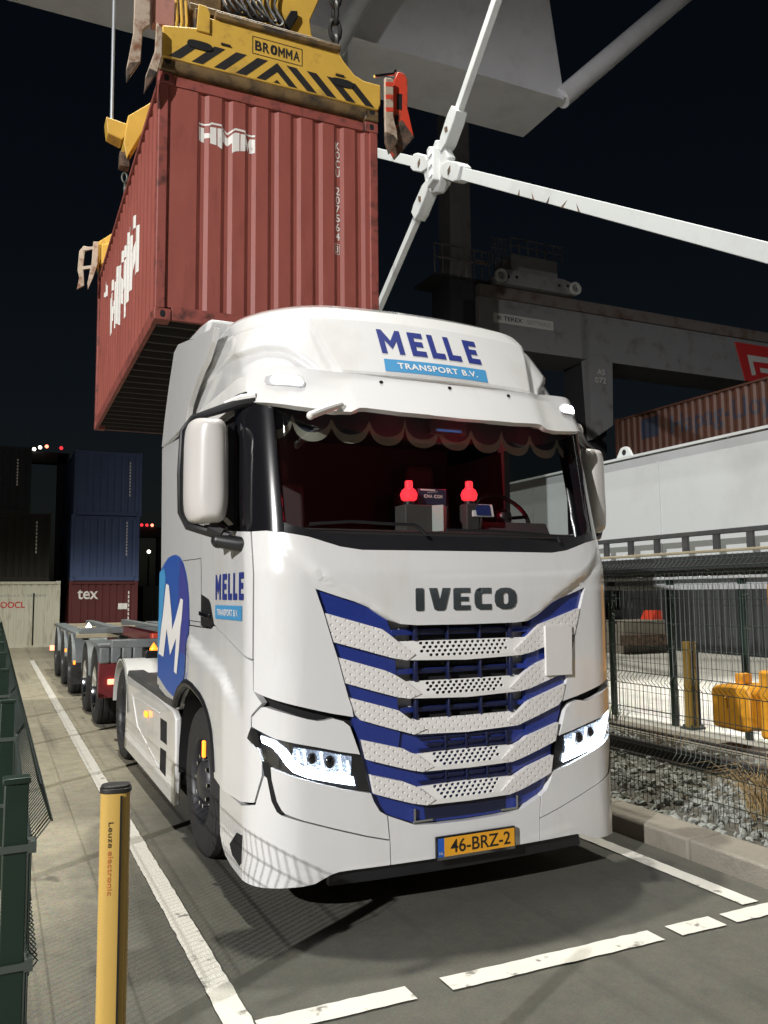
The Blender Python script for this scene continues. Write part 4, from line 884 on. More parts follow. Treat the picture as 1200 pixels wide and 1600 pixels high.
# --- side skirts with vents, steps
for sg in (-1, 1):
    SK = [(5.0, .175), (4.95, .50), (4.93, .80), (5.02, .90), (4.85, .955), (3.03, .925), (2.35, .885), (2.26, .84), (2.25, .60), (2.30, .168), (3.6, .178)]
    s = MB(); s.prism(SK, lambda a, z, t, sg=sg: (sg*t, a, z), 1.20, 1.252); sk = s.build('side_skirt', M['white'], T, True, bevel=.015)
    s = MB(); s.bb(sg*.78, sg*1.25, 2.3, 4.9, .90, .965); s.prism([(4.9, .955), (3.0, .925), (3.0, .975), (4.88, 1.0)], lambda a, z, t, sg=sg: (sg*t, a, z), 1.08, 1.245); s.build('skirt_cap', M['chassis'], sk, True, bevel=.012)
    s = MB(); s.prism([(2.9, .762), (2.61, .764), (2.60, .585), (2.885, .582)], lambda a, z, t, sg=sg: (sg*t, a, z), 1.2535, 1.250); s.build('step_opening', M['dark'], sk, False); s = MB(); s.prism([(2.88, .522), (2.62, .530), (2.63, .330), (2.894, .338)], lambda a, z, t, sg=sg: (sg*t, a, z), 1.2535, 1.250)
    s.build('step_opening', M['dark'], sk, False)
    s = MB(); s.prism([(4.54, .79), (4.15, .51), (2.95, .34), (2.95, .36), (4.12, .53), (4.46, .78)], lambda a, z, t, sg=sg: (sg*t, a, z), 1.259, 1.25); s.prism([(4.45, .775), (2.95, .79), (2.95, .80), (4.5, .79)], lambda a, z, t, sg=sg: (sg*t, a, z), 1.257, 1.25); s.build('skirt_rib', M['white'], sk, True, bevel=.002)
    s = MB(); s.bb(sg*.85, sg*1.2, 2.3, 4.9, .3, .88); s.build('fuel_tank', M['chassis'], T, True, bevel=.08)
    s = MB(); s.lathe([(0, .62), (0, .60), (sg*.66, .60), (sg*.66, .62), (sg*.66, .585), (0, .585)], (sg*.60, 5.36, .49), 'X', 20, 0, R(8), R(172)); s.build('rear_mudguard', M['grey_white'], T, True)
    s = MB(); s.prism([(2.2, .955), (2.5, 1.0), (3.05, 1.04), (3.05, .98), (2.3, .90)], lambda a, z, t, sg=sg: (sg*t, a, z), .9, 1.245); s.build('step_cover', M['white'], T, True, bevel=.02)
# --- frame, cab floor, back wall, fifth wheel
b = MB(); b.bb(-.46, -.36, .9, 6.4, .72, 1.0); b.bb(.36, .46, .9, 6.4, .72, 1.0); b.bb(-.36, .36, 6.2, 6.35, .75, .98); b.bb(-.36, .36, 3.4, 3.5, .75, .98); b.bb(-1.0, 1.0, .15, 1.0, .35, .70); b.bb(-.9, .9, 1.45, 1.65, .4, .62); b.bb(-1.0, 1.0, 5.28, 5.44, .42, .60)
b.build('frame', M['chassis'], T, False)
b = MB(); b.bb(-1.22, 1.22, 2.35, 2.40, .95, 3.75); b.bb(-1.15, 1.15, .3, 2.4, 1.22, 1.28); b.build('cab_back', M['black'], T, False)
b = MB(); b.lathe([(0, .001), (0, .5), (-.06, .5), (-.06, .001)], (0, 5.3, 1.16), 'Z', 28); b.bb(-.35, .35, 4.95, 5.7, 1.0, 1.1); b.build('fifth_wheel', M['chassis'], T, True)
b = MB(); b.bb(-1.0, -.80, 5.30, 5.50, 1.06, 1.17); bx = b.build('lamp_bracket', M['black'], T, True, bevel=.008)
b = MB(); b.lathe([(0, .045), (.02, .045), (.085, .001)], (-.90, 5.38, 1.17), 'Z', 12); b.build('beacon', M['amber'], T, True)
for k in range(3):
    b = MB(); x = -.3+.3*k; b.tube([(x, 2.42, 1.9-.1*k), (x, 2.75, 1.6), (x+.05, 3.1, 1.35), (x+.08, 3.7, 1.25), (x+.1, 4.4, 1.4), (x+.1, 6.9, 1.5)], .016, 6); b.build('air_line', M['hose'], T, True)
# --- things on the dashboard
def cup(name, label, x, y, z):
    t = thing(name, label, 'lamp', (x, y, z), 0, 'red lamps on the dashboard')
    o = MB(); o.lathe([(0, .001), (0, .03), (.012, .05), (.045, .058), (.075, .045), (.09, .026), (.13, .026), (.135, .022), (.137, .001)], (x, y, z), 'Z', 18); o.build('glass_shade', M['redlamp'], t, True)
    o = MB(); o.lathe([(-.02, .001), (-.02, .035), (0, .035), (0, .001)], (x, y, z), 'Z', 14); o.build('foot', M['black'], t, True)
    l = bpy.data.lights.new('red_glow', 'POINT'); l.energy = 5.0; l.color = (1, .02, .05); l.shadow_soft_size = .05
    lo = bpy.data.objects.new('red_glow', l); col.objects.link(lo); lo.location = (x, y-.0, z+.22); lo.parent = t; lo.location = (0, 0, .22)
cup('dashboard_lamp', 'glowing red bottle shaped lamp on the wooden box behind the windscreen', -.125, .45, 2.375)
cup('dashboard_lamp', 'glowing red bottle shaped lamp standing alone nearer the steering wheel', .335, .46, 2.395)
b = MB(); b.bb(.285, .385, .41, .51, 2.165, 2.375); tag(b.build('dashboard_pedestal', M['interior'], None, True, bevel=.01), 'dark stand under the red lamp nearer the steering wheel', 'stand')
t = thing('dashboard_box', 'dim grey box on the dashboard carrying a red lamp and a model container', 'box', (-.02, .47, 2.165))
b = MB(); b.bb(-.175, .03, .40, .56, 2.165, 2.352); b.build('box_body', mat('box_wood', (.06, .055, .05), .7, var=.2), t, True, bevel=.006)
t = thing('pale_card', 'folded pale green card leaning in front of the dashboard box', 'card', (.07, .38, 2.165))
b = MB(); b.box((.035, .38, 2.265), (.006, .11, .17), Matrix.Rotation(R(35), 3, 'Z')); b.box((.10, .385, 2.265), (.006, .11, .17), Matrix.Rotation(R(-40), 3, 'Z')); b.build('card', M['card'], t, False)
t = thing('model_container', 'small dark blue model container lettered in white behind the windscreen', 'model', (.06, .52, 2.355))
b = MB(); b.bb(-.045, .165, .47, .55, 2.355, 2.470); b.build('body', mat('model_navy', (.015, .022, .05), .5), t, True, bevel=.004)
b = MB(); b.bb(-.04, .16, .44, .54, 2.165, 2.353); b.build('stand', M['interior'], t, False)
lay(caps_bm('CMA', -.005, .06, 2.408, 2.43), plane_surf((0, .4695, 0), (1, 0, 0), (0, 0, 1)), 'lettering', M['signwhite'], t, off=.001, thick=0, du=0, dz=0, smooth=False)
lay(caps_bm('CGM', .07, .135, 2.408, 2.43), plane_surf((0, .4695, 0), (1, 0, 0), (0, 0, 1)), 'lettering', M['signwhite'], t, off=.001, thick=0, du=0, dz=0, smooth=False)
lay(flat_bm([[(-.03, 2.455), (.08, 2.455), (.08, 2.465), (-.03, 2.465)], [(.02, 2.442), (.1, 2.45), (.1, 2.453), (.02, 2.445)]]), plane_surf((0, .4695, 0), (1, 0, 0), (0, 0, 1)), 'stripe', M['signwhite'], t, off=.001, thick=0, du=0, dz=0)
t = thing('dashboard_phone', 'phone in a pale holder on the dashboard beside the steering wheel', 'phone', (.41, .42, 2.165))
b = MB(); b.box((.41, .42, 2.33), (.17, .02, .09), Matrix.Rotation(R(-15), 3, 'X')); b.tube([(.41, .44, 2.30), (.41, .47, 2.165)], .012, 8); b.build('holder', M['grey_white'], t, True, bevel=.006)
b = MB(); b.box((.41, .408, 2.333), (.11, .01, .075), Matrix.Rotation(R(-15), 3, 'X')); b.build('phone_screen', mat('phone_glass', (.01, .015, .05), .1, emit=(.06, .08, .3), es=.15), t, False)
#==CONTAINERS
def corr_front(x):
    # eight shallow recesses across the end wall
    k = (x-.404)/.251; i = math.floor(k)
    if k < 0 or i > 7: return 0.
    t = (k-i)*.251
    if t < .042: return -.022*t/.042
    if t < .078: return -.022
    if t < .12: return -.022*(.12-t)/.042
    return 0.
def corr_side(y):
    t = (y-.2) % .278
    if t < .07: return 0.
    if t < .139: return -.036*(t-.07)/.069
    if t < .209: return -.036
    return -.036*(.278-t)/.069
FX = sorted([.404+.251*i+d for i in range(8) for d in (0, .042, .078, .12)])
def container(name, label, loc, rz=0., L=6.058, W=2.438, H=2.591, body='conred', frame='conframe', group=None, detail=True):
    t = thing(name, label, 'container', loc, rz, group); t['base'] = [0, 0, 0]
    m, fr = M[body], M[frame]
    # end walls
    sx = W/2.438
    for end in (0, 1):
        b = MB(); xs = [.09] + [x*sx for x in FX] + [W-.09]; n = len(xs)
        V = []; F = []
        for x in xs:
            y = .03 - corr_front(x/sx)
            yy = y if end == 0 else L-y
            V += [(x, yy, .14), (x, yy, H-.10)]
        for i in range(n-1): F.append((2*i, 2*i+2, 2*i+3, 2*i+1) if end == 0 else (2*i, 2*i+1, 2*i+3, 2*i+2))
        b.add(V, F); b.build('end_wall', m, t, True, angle=15, fix=False)
    for sd in (0, 1):
        ys = [.14]; y = .2
        while y < L-.2: ys += [y, y+.07, y+.139, y+.209]; y += .278
        ys = [q for q in ys if q < L-.14] + [L-.14]
        V = []; F = []
        for q in ys:
            d = .03 - corr_side(q); x = d if sd == 0 else W-d
            V += [(x, q, .14), (x, q, H-.07)]
        for i in range(len(ys)-1): F.append((2*i+1, 2*i+3, 2*i+2, 2*i) if sd == 0 else (2*i, 2*i+2, 2*i+3, 2*i+1))
        b = MB(); b.add(V, F); b.build('side_wall', m, t, True, angle=15, fix=False)
    b = MB(); b.bb(.05, W-.05, .05, L-.05, H-.05, H-.02); b.build('roof', m, t, False)
    b = MB(); b.bb(.05, W-.05, .06, L-.06, .12, .15)
    for i in range(int(L/.3)): b.bb(.06, W-.06, .2+.3*i, .245+.3*i, .0, .12)
    b.build('floor', M['under'], t, False)
    for x in (0, W-.11):
        for y in (0, L-.14): b = MB(); b.bb(x+.004, x+.106, y+.004, y+.136, .118, H-.118); b.build('corner_post', fr, t, True, bevel=.012)
    for y0, y1 in ((.012, .07), (L-.07, L-.012)):
        for z0, z1 in ((.01, .15), (H-.12, H-.02)): b = MB(); b.bb(.17, W-.17, y0, y1, z0, z1); b.build('end_rail', fr, t, True, bevel=.006)
    for x0, x1 in ((.008, .06), (W-.06, W-.008)):
        for z0, z1 in ((.01, .155), (H-.08, H-.02)): b = MB(); b.bb(x0, x1, .17, L-.17, z0, z1); b.build('side_rail', fr, t, True, bevel=.005)
    for x in (0, W-.162):
        for y in (0, L-.178):
            for z in (0, H-.118):
                b = MB(); b.bb(x, x+.162, y, y+.178, z, z+.118); c = b.build('corner_casting', fr, t, True, bevel=.008)
                if detail:
                    h = MB()
                    for yy in ([-.0015] if y == 0 else [L+.0015]): h.prism(oval(.026, .036, 14), lambda a, q, tt, x=x, z=z, yy=yy: (x+.081+a, yy+tt, z+.059+q), 0, .001)
                    h.build('casting_hole', M['dark'], c, False)
    return t
WF = lambda off=0.: (lambda x, z: np.array([x, .03-corr_front(x), z]))
WS = lambda s, z: np.array([.03-corr_side(-s), -s, z])      # left side wall, s = -y
CUTF = FX; CUTS = sorted([-(.2+.278*i+d) for i in range(21) for d in (0, .07, .139, .209)])
hc = container('shipping_container', 'red shipping container with HMM lettering hanging from the yellow spreader', (-1.2172, 3.8066, 4.499), R(-.4567))
HM = [[(0.419, 2.107), (0.477, 2.106), (0.477, 2.051), (0.535, 2.052), (0.534, 2.122), (0.6, 2.128), (0.602, 1.938), (0.536, 1.943), (0.536, 2.002), (0.478, 1.993), (0.477, 1.945), (0.421, 1.958)],
 [(0.612, 2.126), (0.659, 2.132), (0.718, 2.047), (0.796, 2.121), (0.845, 2.124), (0.846, 1.927), (0.797, 1.912), (0.77, 1.889), (0.769, 2.001), (0.719, 1.96), (0.668, 1.997), (0.663, 1.907), (0.614, 1.932)],
 [(0.857, 2.12), (0.909, 2.123), (0.936, 2.035), (0.964, 2.10), (1.016, 2.094), (1.017, 1.947), (0.956, 1.933), (0.956, 2.02), (0.935, 1.945), (0.909, 2.02), (0.91, 1.941), (0.855, 1.929)],
 [(0.419, 2.152), (0.519, 2.151), (0.549, 2.176), (0.658, 2.175), (0.661, 2.152), (0.72, 2.107), (0.802, 2.172), (0.908, 2.169), (0.912, 2.14), (1.016, 2.144), (1.016, 2.123), (0.912, 2.124), (0.898, 2.147), (0.802, 2.148), (0.72, 2.084), (0.661, 2.136), (0.653, 2.157), (0.553, 2.154), (0.529, 2.134), (0.42, 2.131)]]
ln = 0
lay(flat_bm(HM), WF(), 'end_lettering', M['conwhite'], hc, off=.003, thick=0, cu=CUTF, cz=[], smooth=False)
ch = 'KOCU 207564'
zt = 2.285; hs = .108
for i, c_ in enumerate(ch):
    if c_ == ' ': continue
    lay(text_bm(c_, 1.932, 1.985, zt-hs*(i+.86)*.965, zt-hs*i*.965, .012), WF(), 'end_lettering', M['conwhite'], hc, off=.003, thick=0, cu=CUTF, cz=[], smooth=False)
lay(text_bm('3', 1.933, 1.966, 1.01, 1.09, .012), WF(), 'end_lettering', M['conwhite'], hc, off=.003, thick=0, cu=CUTF, cz=[], smooth=False)
lay(flat_bm([[(1.918, .992), (1.981, .992), (1.981, .998), (1.918, .998)], [(1.918, 1.106), (1.981, 1.106), (1.981, 1.112), (1.918, 1.112)], [(1.918, .998), (1.923, .998), (1.923, 1.106), (1.918, 1.106)], [(1.976, .998), (1.981, .998), (1.981, 1.106), (1.976, 1.106)]]), WF(), 'end_lettering', M['conwhite'], hc, off=.003, thick=0, cu=CUTF, cz=[], smooth=False)
def s2(x, z): return (-(4.35-(x-.42)/.597*2.83), .90+(z-1.905)/.245*.93)
lay(flat_bm([[s2(x, z) for x, z in poly] for poly in HM[:3]]), WS, 'side_lettering', M['conwhite'], hc, off=.003, thick=0, cu=CUTS, cz=[], smooth=False)
lay(flat_bm([[(-y, z), (-y+.27, z-.02), (-y+.27, z+.14), (-y, z+.16)] for y, z in ((4.2, 1.70), (3.72, 1.70), (3.05, 1.70), (2.75, 1.66), (2.45, 1.72), (2.1, 1.72))]), WS, 'side_lettering', M['conwhite'], hc, off=.004, thick=0, cu=CUTS, cz=[], smooth=False)
lay(flat_bm([[(-5.25, 2.0), (-5.0, 2.17), (-4.9, 2.05), (-4.75, 2.2), (-4.85, 1.98), (-4.75, 1.9), (-5.0, 1.88), (-5.05, 1.72), (-5.15, 1.72), (-5.1, 1.92)]]), WS, 'side_lettering', M['conwhite'], hc, off=.003, thick=0, cu=CUTS, cz=[], smooth=False)
# ------------------------------------------------------------------ spreader holding it
sp = thing('container_spreader', 'yellow and black striped spreader clamped on top of the hanging red container', 'spreader', (-1.2172, 3.8066, 4.499), R(-.4567)); sp['base'] = [0, 0, 0]
XZ = lambda a, z, t: (a, t, z)
for y0, y1, nm in ((-.05, .34, 'end_beam'), (5.72, 6.11, 'end_beam')):
    b = MB(); b.prism([(.02, 2.72), (2.42, 2.72), (2.45, 2.80), (2.45, 3.03), (2.25, 3.03), (2.13, 3.07), (2.0, 3.2), (1.93, 3.30), (.50, 3.27), (.36, 3.12), (.02, 3.05)], XZ, y0, y1); eb = b.build(nm, M['sprYellow'], sp, True, bevel=.012)
    if y0 < 1: front_beam = eb
b = MB(); b.tube([(.16, .05, 2.70), (2.28, .05, 2.70)], .085, 16); b.build('beam_lip', M['sprDirty'], front_beam, True)
for x in (0, 2.27):
    for y in (-.02, 5.88):
        b = MB(); b.bb(x, x+.17, y, y+.2, 2.60, 2.95); c = b.build('twistlock_housing', M['sprDirty'], sp, True, bevel=.015)
        if y < 1:
            for z in (2.70, 2.86): b = MB(); b.lathe([(0, .001), (0, .035)], (x+.085, -.022, z), 'Y', 14); b.build('housing_bore', M['dark'], c, False)
b = MB(); b.bb(.55, 1.93, -.10, .34, 3.27, 3.33); b.bb(.35, .50, -.02, .3, 3.05, 3.36); b.build('top_flange', M['sprDirty'], front_beam, True, bevel=.01)
b = MB(); b.prism([(.36, 3.08), (.50, 3.08), (.50, 3.30), (.46, 3.37), (.38, 3.37)], XZ, -.075, -.05); b.build('lifting_lug', M['sprYellow'], front_beam, True, bevel=.006)
FS = plane_surf((0, -.05, 0), (1, 0, 0), (0, 0, 1))
ST = []
for bx in (.10, .33, .56, .79):
    q = [(bx-.012, 2.735), (bx+.103, 2.735), (bx+.338, 2.965), (bx+.223, 2.965)]
    ST.append(q); ST.append([(2.46-a, z) for a, z in reversed(q)])
ST.append([(1.0, 2.735), (1.10, 2.735), (1.23, 2.862), (1.36, 2.735), (1.46, 2.735), (1.23, 2.965)]); ST.append([(1.19, 2.735), (1.27, 2.735), (1.23, 2.775)])
lay(flat_bm(ST), FS, 'warning_stripes', M['sprBlack'], front_beam, off=.003, thick=0, du=0, dz=0)
fx0, fx1, fz0, fz1 = .955, 1.515, 3.0, 3.2
for poly in ([(fx0, fz0), (fx1, fz0), (fx1, fz0+.008), (fx0, fz0+.008)], [(fx0, fz1-.008), (fx1, fz1-.008), (fx1, fz1), (fx0, fz1)], [(fx0, fz0+.008), (fx0+.008, fz0+.008), (fx0+.008, fz1-.008), (fx0, fz1-.008)], [(fx1-.008, fz0+.008), (fx1, fz0+.008), (fx1, fz1-.008), (fx1-.008, fz1-.008)]):
    lay(flat_bm([poly]), FS, 'name_border', M['sprBlack'], front_beam, off=.003, thick=0, du=0, dz=0)
lay(caps_bm('BROMMA', .98, 1.49, 3.045, 3.158), FS, 'lettering', M['sprBlack'], front_beam, off=.003, thick=0, du=0, dz=0, smooth=False)
for x in (.40, 1.98): b = MB(); b.prism(oval(.13, .045, 16), lambda a, z, t, x=x: (x+a, t, 2.93+z), -.065, -.04); b.build('hand_hole', M['dark'], front_beam, True)
for x in (.62, 1.90): b = MB(); b.bb(x, x+.10, -.066, -.052, 3.0, 3.02); b.build('bolt_bar', M['sprBlack'], front_beam, False)
# longitudinal beams and head block
for x in (.62, 1.55): b = MB(); b.bb(x, x+.30, .34, 5.72, 3.0, 3.38); b.build('long_beam', M['sprYellow'], sp, True, bevel=.012)
b = MB(); b.bb(.30, 2.0, .02, .42, 3.36, 3.44); b.bb(.30, .66, .1, .5, 3.44, 3.75); b.build('cross_tray', M['sprDirty'], sp, True, bevel=.015)
b = MB(); b.prism([(1.18, 3.38), (1.96, 3.40), (1.80, 3.56), (1.74, 3.66), (1.72, 3.82), (2.02, 4.6), (1.10, 4.6), (1.05, 4.0)], XZ, .28, .42); b.build('side_plate', M['sprYellow'], sp, True, bevel=.012)
b = MB(); b.prism([(.20, 3.45), (.52, 3.45), (.60, 3.9), (.55, 4.6), (.15, 4.6)], XZ, .28, .42); b.build('side_plate', M['sprDirty'], sp, True, bevel=.012)
b = MB(); b.bb(.5, 2.0, 2.2, 3.9, 3.4, 4.0); b.build('head_block', M['sprYellow'], sp, True, bevel=.03)
b = MB(); b.bb(.55, 1.1, .6, .8, 3.5, 4.5); b.build('back_plate', M['sprDirty'], sp, True, bevel=.01)
for i, (x, z, rr, m_) in enumerate(((.62, 3.55, .05, 'sprCream'), (.76, 3.62, .045, 'sprCream'), (.95, 3.5, .04, 'sprYellow'), (1.05, 3.62, .05, 'sprCream'))):
    b = MB(); b.tube([(x, .33, z-.1), (x+.03, .33, z+.55)], rr, 12); b.build('hydraulic_cylinder', M[m_], sp, True)
for i in range(7):
    x = .58+.08*i; pts = [(x, .20, 3.95-.02*i), (x+.05, .14, 3.72), (x+.18, .12, 3.52+.03*(i % 3)), (x+.30, .16, 3.60), (x+.22, .22, 3.85), (x+.4, .3, 4.2)]
    b = MB(); cr = [Vector(p_) for p_ in pts]; dense = []
    for k in range(len(cr)-1):
        p0, p1, p2, p3 = cr[max(k-1, 0)], cr[k], cr[k+1], cr[min(k+2, len(cr)-1)]
        for q in range(6):
            t_ = q/6; dense.append(.5*((2*p1)+(-p0+p2)*t_+(2*p0-5*p1+4*p2-p3)*t_**2+(-p0+3*p1-3*p2+p3)*t_**3))
    b.tube(dense, .016, 8); b.build('hose', M['hose'], sp, True)
b = MB(); b.bar((1.25, .24, 3.78), (1.40, .24, 3.58), .03, .03); b.build('lever', M['sprBlack'], sp, True)
b = MB(); b.prism([(1.40, 3.56), (1.47, 3.60), (1.56, 3.78), (1.55, 3.85), (1.47, 3.83), (1.41, 3.70)], XZ, .22, .26); b.build('lever_pad', M['hose'], sp, True, bevel=.01)
# guide flippers at the corners
def flip(name, m, poly, y0, y1, parent=None): b = MB(); b.prism(poly, XZ, y0, y1); return b.build(name, M[m], parent or sp, True, bevel=.008)
f1 = flip('guide_flipper', 'sprRed', [(2.60, 3.10), (2.66, 3.235), (2.74, 3.225), (2.781, 3.169), (2.776, 2.816), (2.854, 2.484), (2.708, 2.297), (2.609, 2.43), (2.593, 2.85)], .10, .16)
flip('flipper_plate', 'sprRed', [(2.60, 3.10), (2.66, 3.235), (2.74, 3.225), (2.781, 3.169), (2.776, 2.816), (2.85, 2.50), (2.71, 2.32), (2.615, 2.45), (2.593, 2.848)], -.08, -.03, f1)
flip('flipper_window', 'dark', [(2.635, 2.77), (2.70, 2.77), (2.705, 2.97), (2.64, 2.96)], -.083, -.08, f1)
flip('flipper_window', 'dark', [(2.605, 2.56), (2.65, 2.58), (2.655, 2.70), (2.60, 2.69)], -.083, -.08, f1)
flip('flipper_tip', 'rusty', [(2.856, 2.482), (2.708, 2.293), (2.612, 2.44), (2.65, 2.62), (2.70, 2.66)], -.085, .165, f1)
f2 = flip('guide_flipper', 'sprCream', [(2.455, 3.06), (2.56, 3.07), (2.555, 2.62), (2.60, 2.45), (2.608, 2.33), (2.506, 2.176), (2.46, 2.30), (2.452, 2.62)], -.16, -.12)
flip('flipper_tip', 'rusty', [(2.61, 2.34), (2.506, 2.172), (2.457, 2.30), (2.455, 2.42), (2.56, 2.40)], -.165, -.115, f2)
for z0 in (2.95, 2.80, 2.65): flip('flipper_band', 'sprRed', [(2.457, z0), (2.558, z0+.02), (2.558, z0+.08), (2.457, z0+.06)], -.1625, -.1175, f2)
b = MB(); b.tube([(2.35, -.1, 3.08), (2.62, -.05, 3.21), (2.64, -.05, 3.26)], .018, 8); b.build('flipper_shaft', M['chrome'], f1, True)
f3 = flip('guide_flipper', 'sprCream', [(-.255, 3.40), (-.10, 3.40), (-.10, 3.02), (-.168, 2.95), (-.185, 2.602), (-.311, 2.367), (-.318, 2.502), (-.26, 2.891)], -.05, 0)
flip('flipper_tip', 'rusty', [(-.188, 2.60), (-.313, 2.362), (-.320, 2.48), (-.30, 2.56)], -.055, .005, f3)
f4 = flip('guide_flipper', 'sprCream', [(-.05, 3.0), (.007, 2.95), (.011, 2.66), (-.033, 2.474), (-.154, 2.238), (-.145, 2.411), (-.06, 2.70)], -.14, -.09)
flip('flipper_tip', 'rusty', [(-.033, 2.474), (-.156, 2.234), (-.148, 2.38), (-.115, 2.5)], -.145, -.085, f4)
flip('flipper_motor', 'faded_red', [(-.085, 3.40), (.15, 3.40), (.15, 3.10), (-.07, 3.08)], .0, .12, f4)
for x in (.17, .22, .27): b = MB(); b.tube([(x, .05, 3.45), (x+.01, .02, 3.2), (x-.01, .02, 3.03)], .016, 8); b.build('conduit', M['sprYellow'], sp, True)
f5 = flip('guide_flipper', 'sprCream', [(-.31, 2.942), (-.25, 3.04), (-.16, 3.04), (-.16, 2.98), (-.22, 2.95), (-.24, 2.72), (-.217, 2.369), (-.333, 2.287), (-.30, 2.5), (-.33, 2.62)], 5.90, 5.94)
f6 = flip('guide_flipper', 'sprCream', [(-.11, 3.066), (-.033, 3.077), (-.033, 2.7), (-.10, 2.45), (-.174, 2.245), (-.186, 2.352), (-.13, 2.7)], 5.72, 5.76)
for z in (2.98, 2.66): b = MB(); b.bar((-.26, 5.92, z), (-.06, 5.78, z+.01), .03, .05); b.build('flipper_link', M['sprCream'], f5, True)
flip('flipper_bracket', 'sprYellow', [(-.06, 3.08), (.20, 3.30), (.20, 3.10), (.05, 2.95), (-.03, 2.6)], 5.80, 5.88, f6)
# outrigger at mid length with the wire rope
b = MB(); b.prism([(-.225, 3.64), (.061, 3.60), (.05, 3.44), (-.02, 3.36), (-.20, 3.42)], XZ, 2.9, 3.15); o1 = b.build('outrigger', M['sprYellow'], sp, True, bevel=.012)
b = MB(); b.prism([(.05, 3.69), (.62, 4.20), (.62, 3.75), (.288, 3.60), (.05, 3.10), (.0, 3.3)], XZ, 2.85, 3.2); b.build('outrigger_web', M['sprYellow'], o1, True, bevel=.012)
b = MB(); b.bb(-.04, .09, 2.9, 3.05, 3.0, 3.2); b.build('chain_hook', M['rusty'], o1, True, bevel=.01)
t = thing('wire_rope', 'thin pale wire rope running up from the left outrigger of the spreader', 'cable', (-1.33, 6.83, 8.15)); b = MB(); b.tube([(-1.335, 6.83, 8.13), (-1.36, 6.83, 16.5)], .022, 8); b.build('strand', M['cable'], t, True)
def chain(name, label, top, bot, s, m):
    n = int((Vector(top)-Vector(bot)).length/(s*2.3)); root_ = thing(name, label, 'chain', bot)
    for i in range(n):
        c = Vector(bot)+(Vector(top)-Vector(bot))*((i+.5)/n); pts = []
        for k in range(13):
            a = 2*PI*k/12; x = s*.75*math.cos(a); z = s*1.5*math.sin(a); pts.append(c+(Vector((x, 0, z)) if i % 2 else Vector((0, x, z))))
        b = MB(); b.tube(pts, s*.30, 8, caps=False); b.build('chain_link', M[m], root_, True)
chain('lifting_chain', 'heavy dark chain hanging above the right end of the spreader', (.80, 4.02, 9.6), (.78, 4.0, 7.92), .085, 'hose')
chain('slack_chain', 'short pale chain below the left outrigger of the spreader', (-1.16, 6.78, 7.45), (-1.15, 6.78, 7.15), .045, 'galv')
#==CRANES
g = thing('gantry_crane', 'grey and white gantry crane with braced legs spanning above the truck', 'crane', (6, 5, 0))
b = MB(); b.prism([(-26, 18), (14.06, 18), (13.45, 22.2), (-26, 22.2)], lambda a, z, t: (a, t, z), 16.77, 19.2); b.build('girder', M['cranegrey'], g, True, bevel=.03)
b = MB(); b.bb(-26, 13.98, 16.70, 16.77, 18.0, 18.06); b.bb(13.9, 14.15, 16.66, 16.72, 18.05, 18.35); b.build('girder_flange', M['cranegrey'], g, True)
b = MB(); b.tube([(14.0, 16.9, 18.15), (20.6, 16.0, 24.5)], .34, 20); b.build('tube_strut', M['cranegrey'], g, True)
b = MB(); b.tube([(5.55, 16.2, 16.9), (7.8, 15.9, 21.5)], .26, 18); b.build('tube_strut', M['cranewhite'], g, True)
b = MB(); b.bb(5.95, 6.32, 16.9, 17.7, 0, 18.0); b.build('leg', M['cranewhite'], g, True, bevel=.02)
def mast_z(a, b_, t): return a+(b_-a)*t
b = MB(); b.bb(5.75, 6.0, -16, 13, 1.86, 3.70); b.bb(5.62, 5.76, -16, 13, 1.93, 1.975); sb_ = b.build('sill_beam', M['cranewhite'], g, True, bevel=.01)
b = MB(); b.bb(5.70, 6.25, -16, 13, 3.70, 3.735); b.bb(5.66, 6.3, -16, 13, 1.80, 1.86); b.build('beam_flange', M['cranewhite'], sb_, True)
for y_ in range(-14, 13, 3): b = MB(); b.bb(5.742, 5.75, y_+.4, y_+.425, 1.98, 3.70); b.build('weld_seam', M['cranewhite'], sb_, False)
b = MB(); b.prism([(5.57, 3.735), (5.13, 3.735), (5.26, 3.93), (5.31, 3.95), (5.38, 3.95), (5.43, 3.93)], lambda a, z, t: (t, a, z), 5.97, 6.01); lug = b.build('lifting_eye', M['cranewhite'], sb_, True, bevel=.006)
b = MB(); b.lathe([(0, .001), (0, .045)], (5.968, 5.345, 3.865), 'X', 16); b.build('eye_hole', M['dark'], lug, False)
# walkway rail hung on the sill beam
hr = []
b = MB(); b.bb(5.45, 5.51, -16, 13, 2.47, 2.53); b.build('handrail', M['chassis'], g, True, bevel=.006)
b = MB(); b.bb(5.45, 5.49, -16, 13, 2.25, 2.285); b.build('handrail', M['deck'], g, True, bevel=.006)
for i in range(34):
    y = -4+.51*i; b = MB(); b.bb(5.455, 5.495, y, y+.09, 2.285, 2.47); b.build('baluster', M['chassis'], g, True)
b = MB(); b.bb(5.42, 5.75, -16, 13, 2.05, 2.22); b.build('walkway', M['fardark'], g, True)
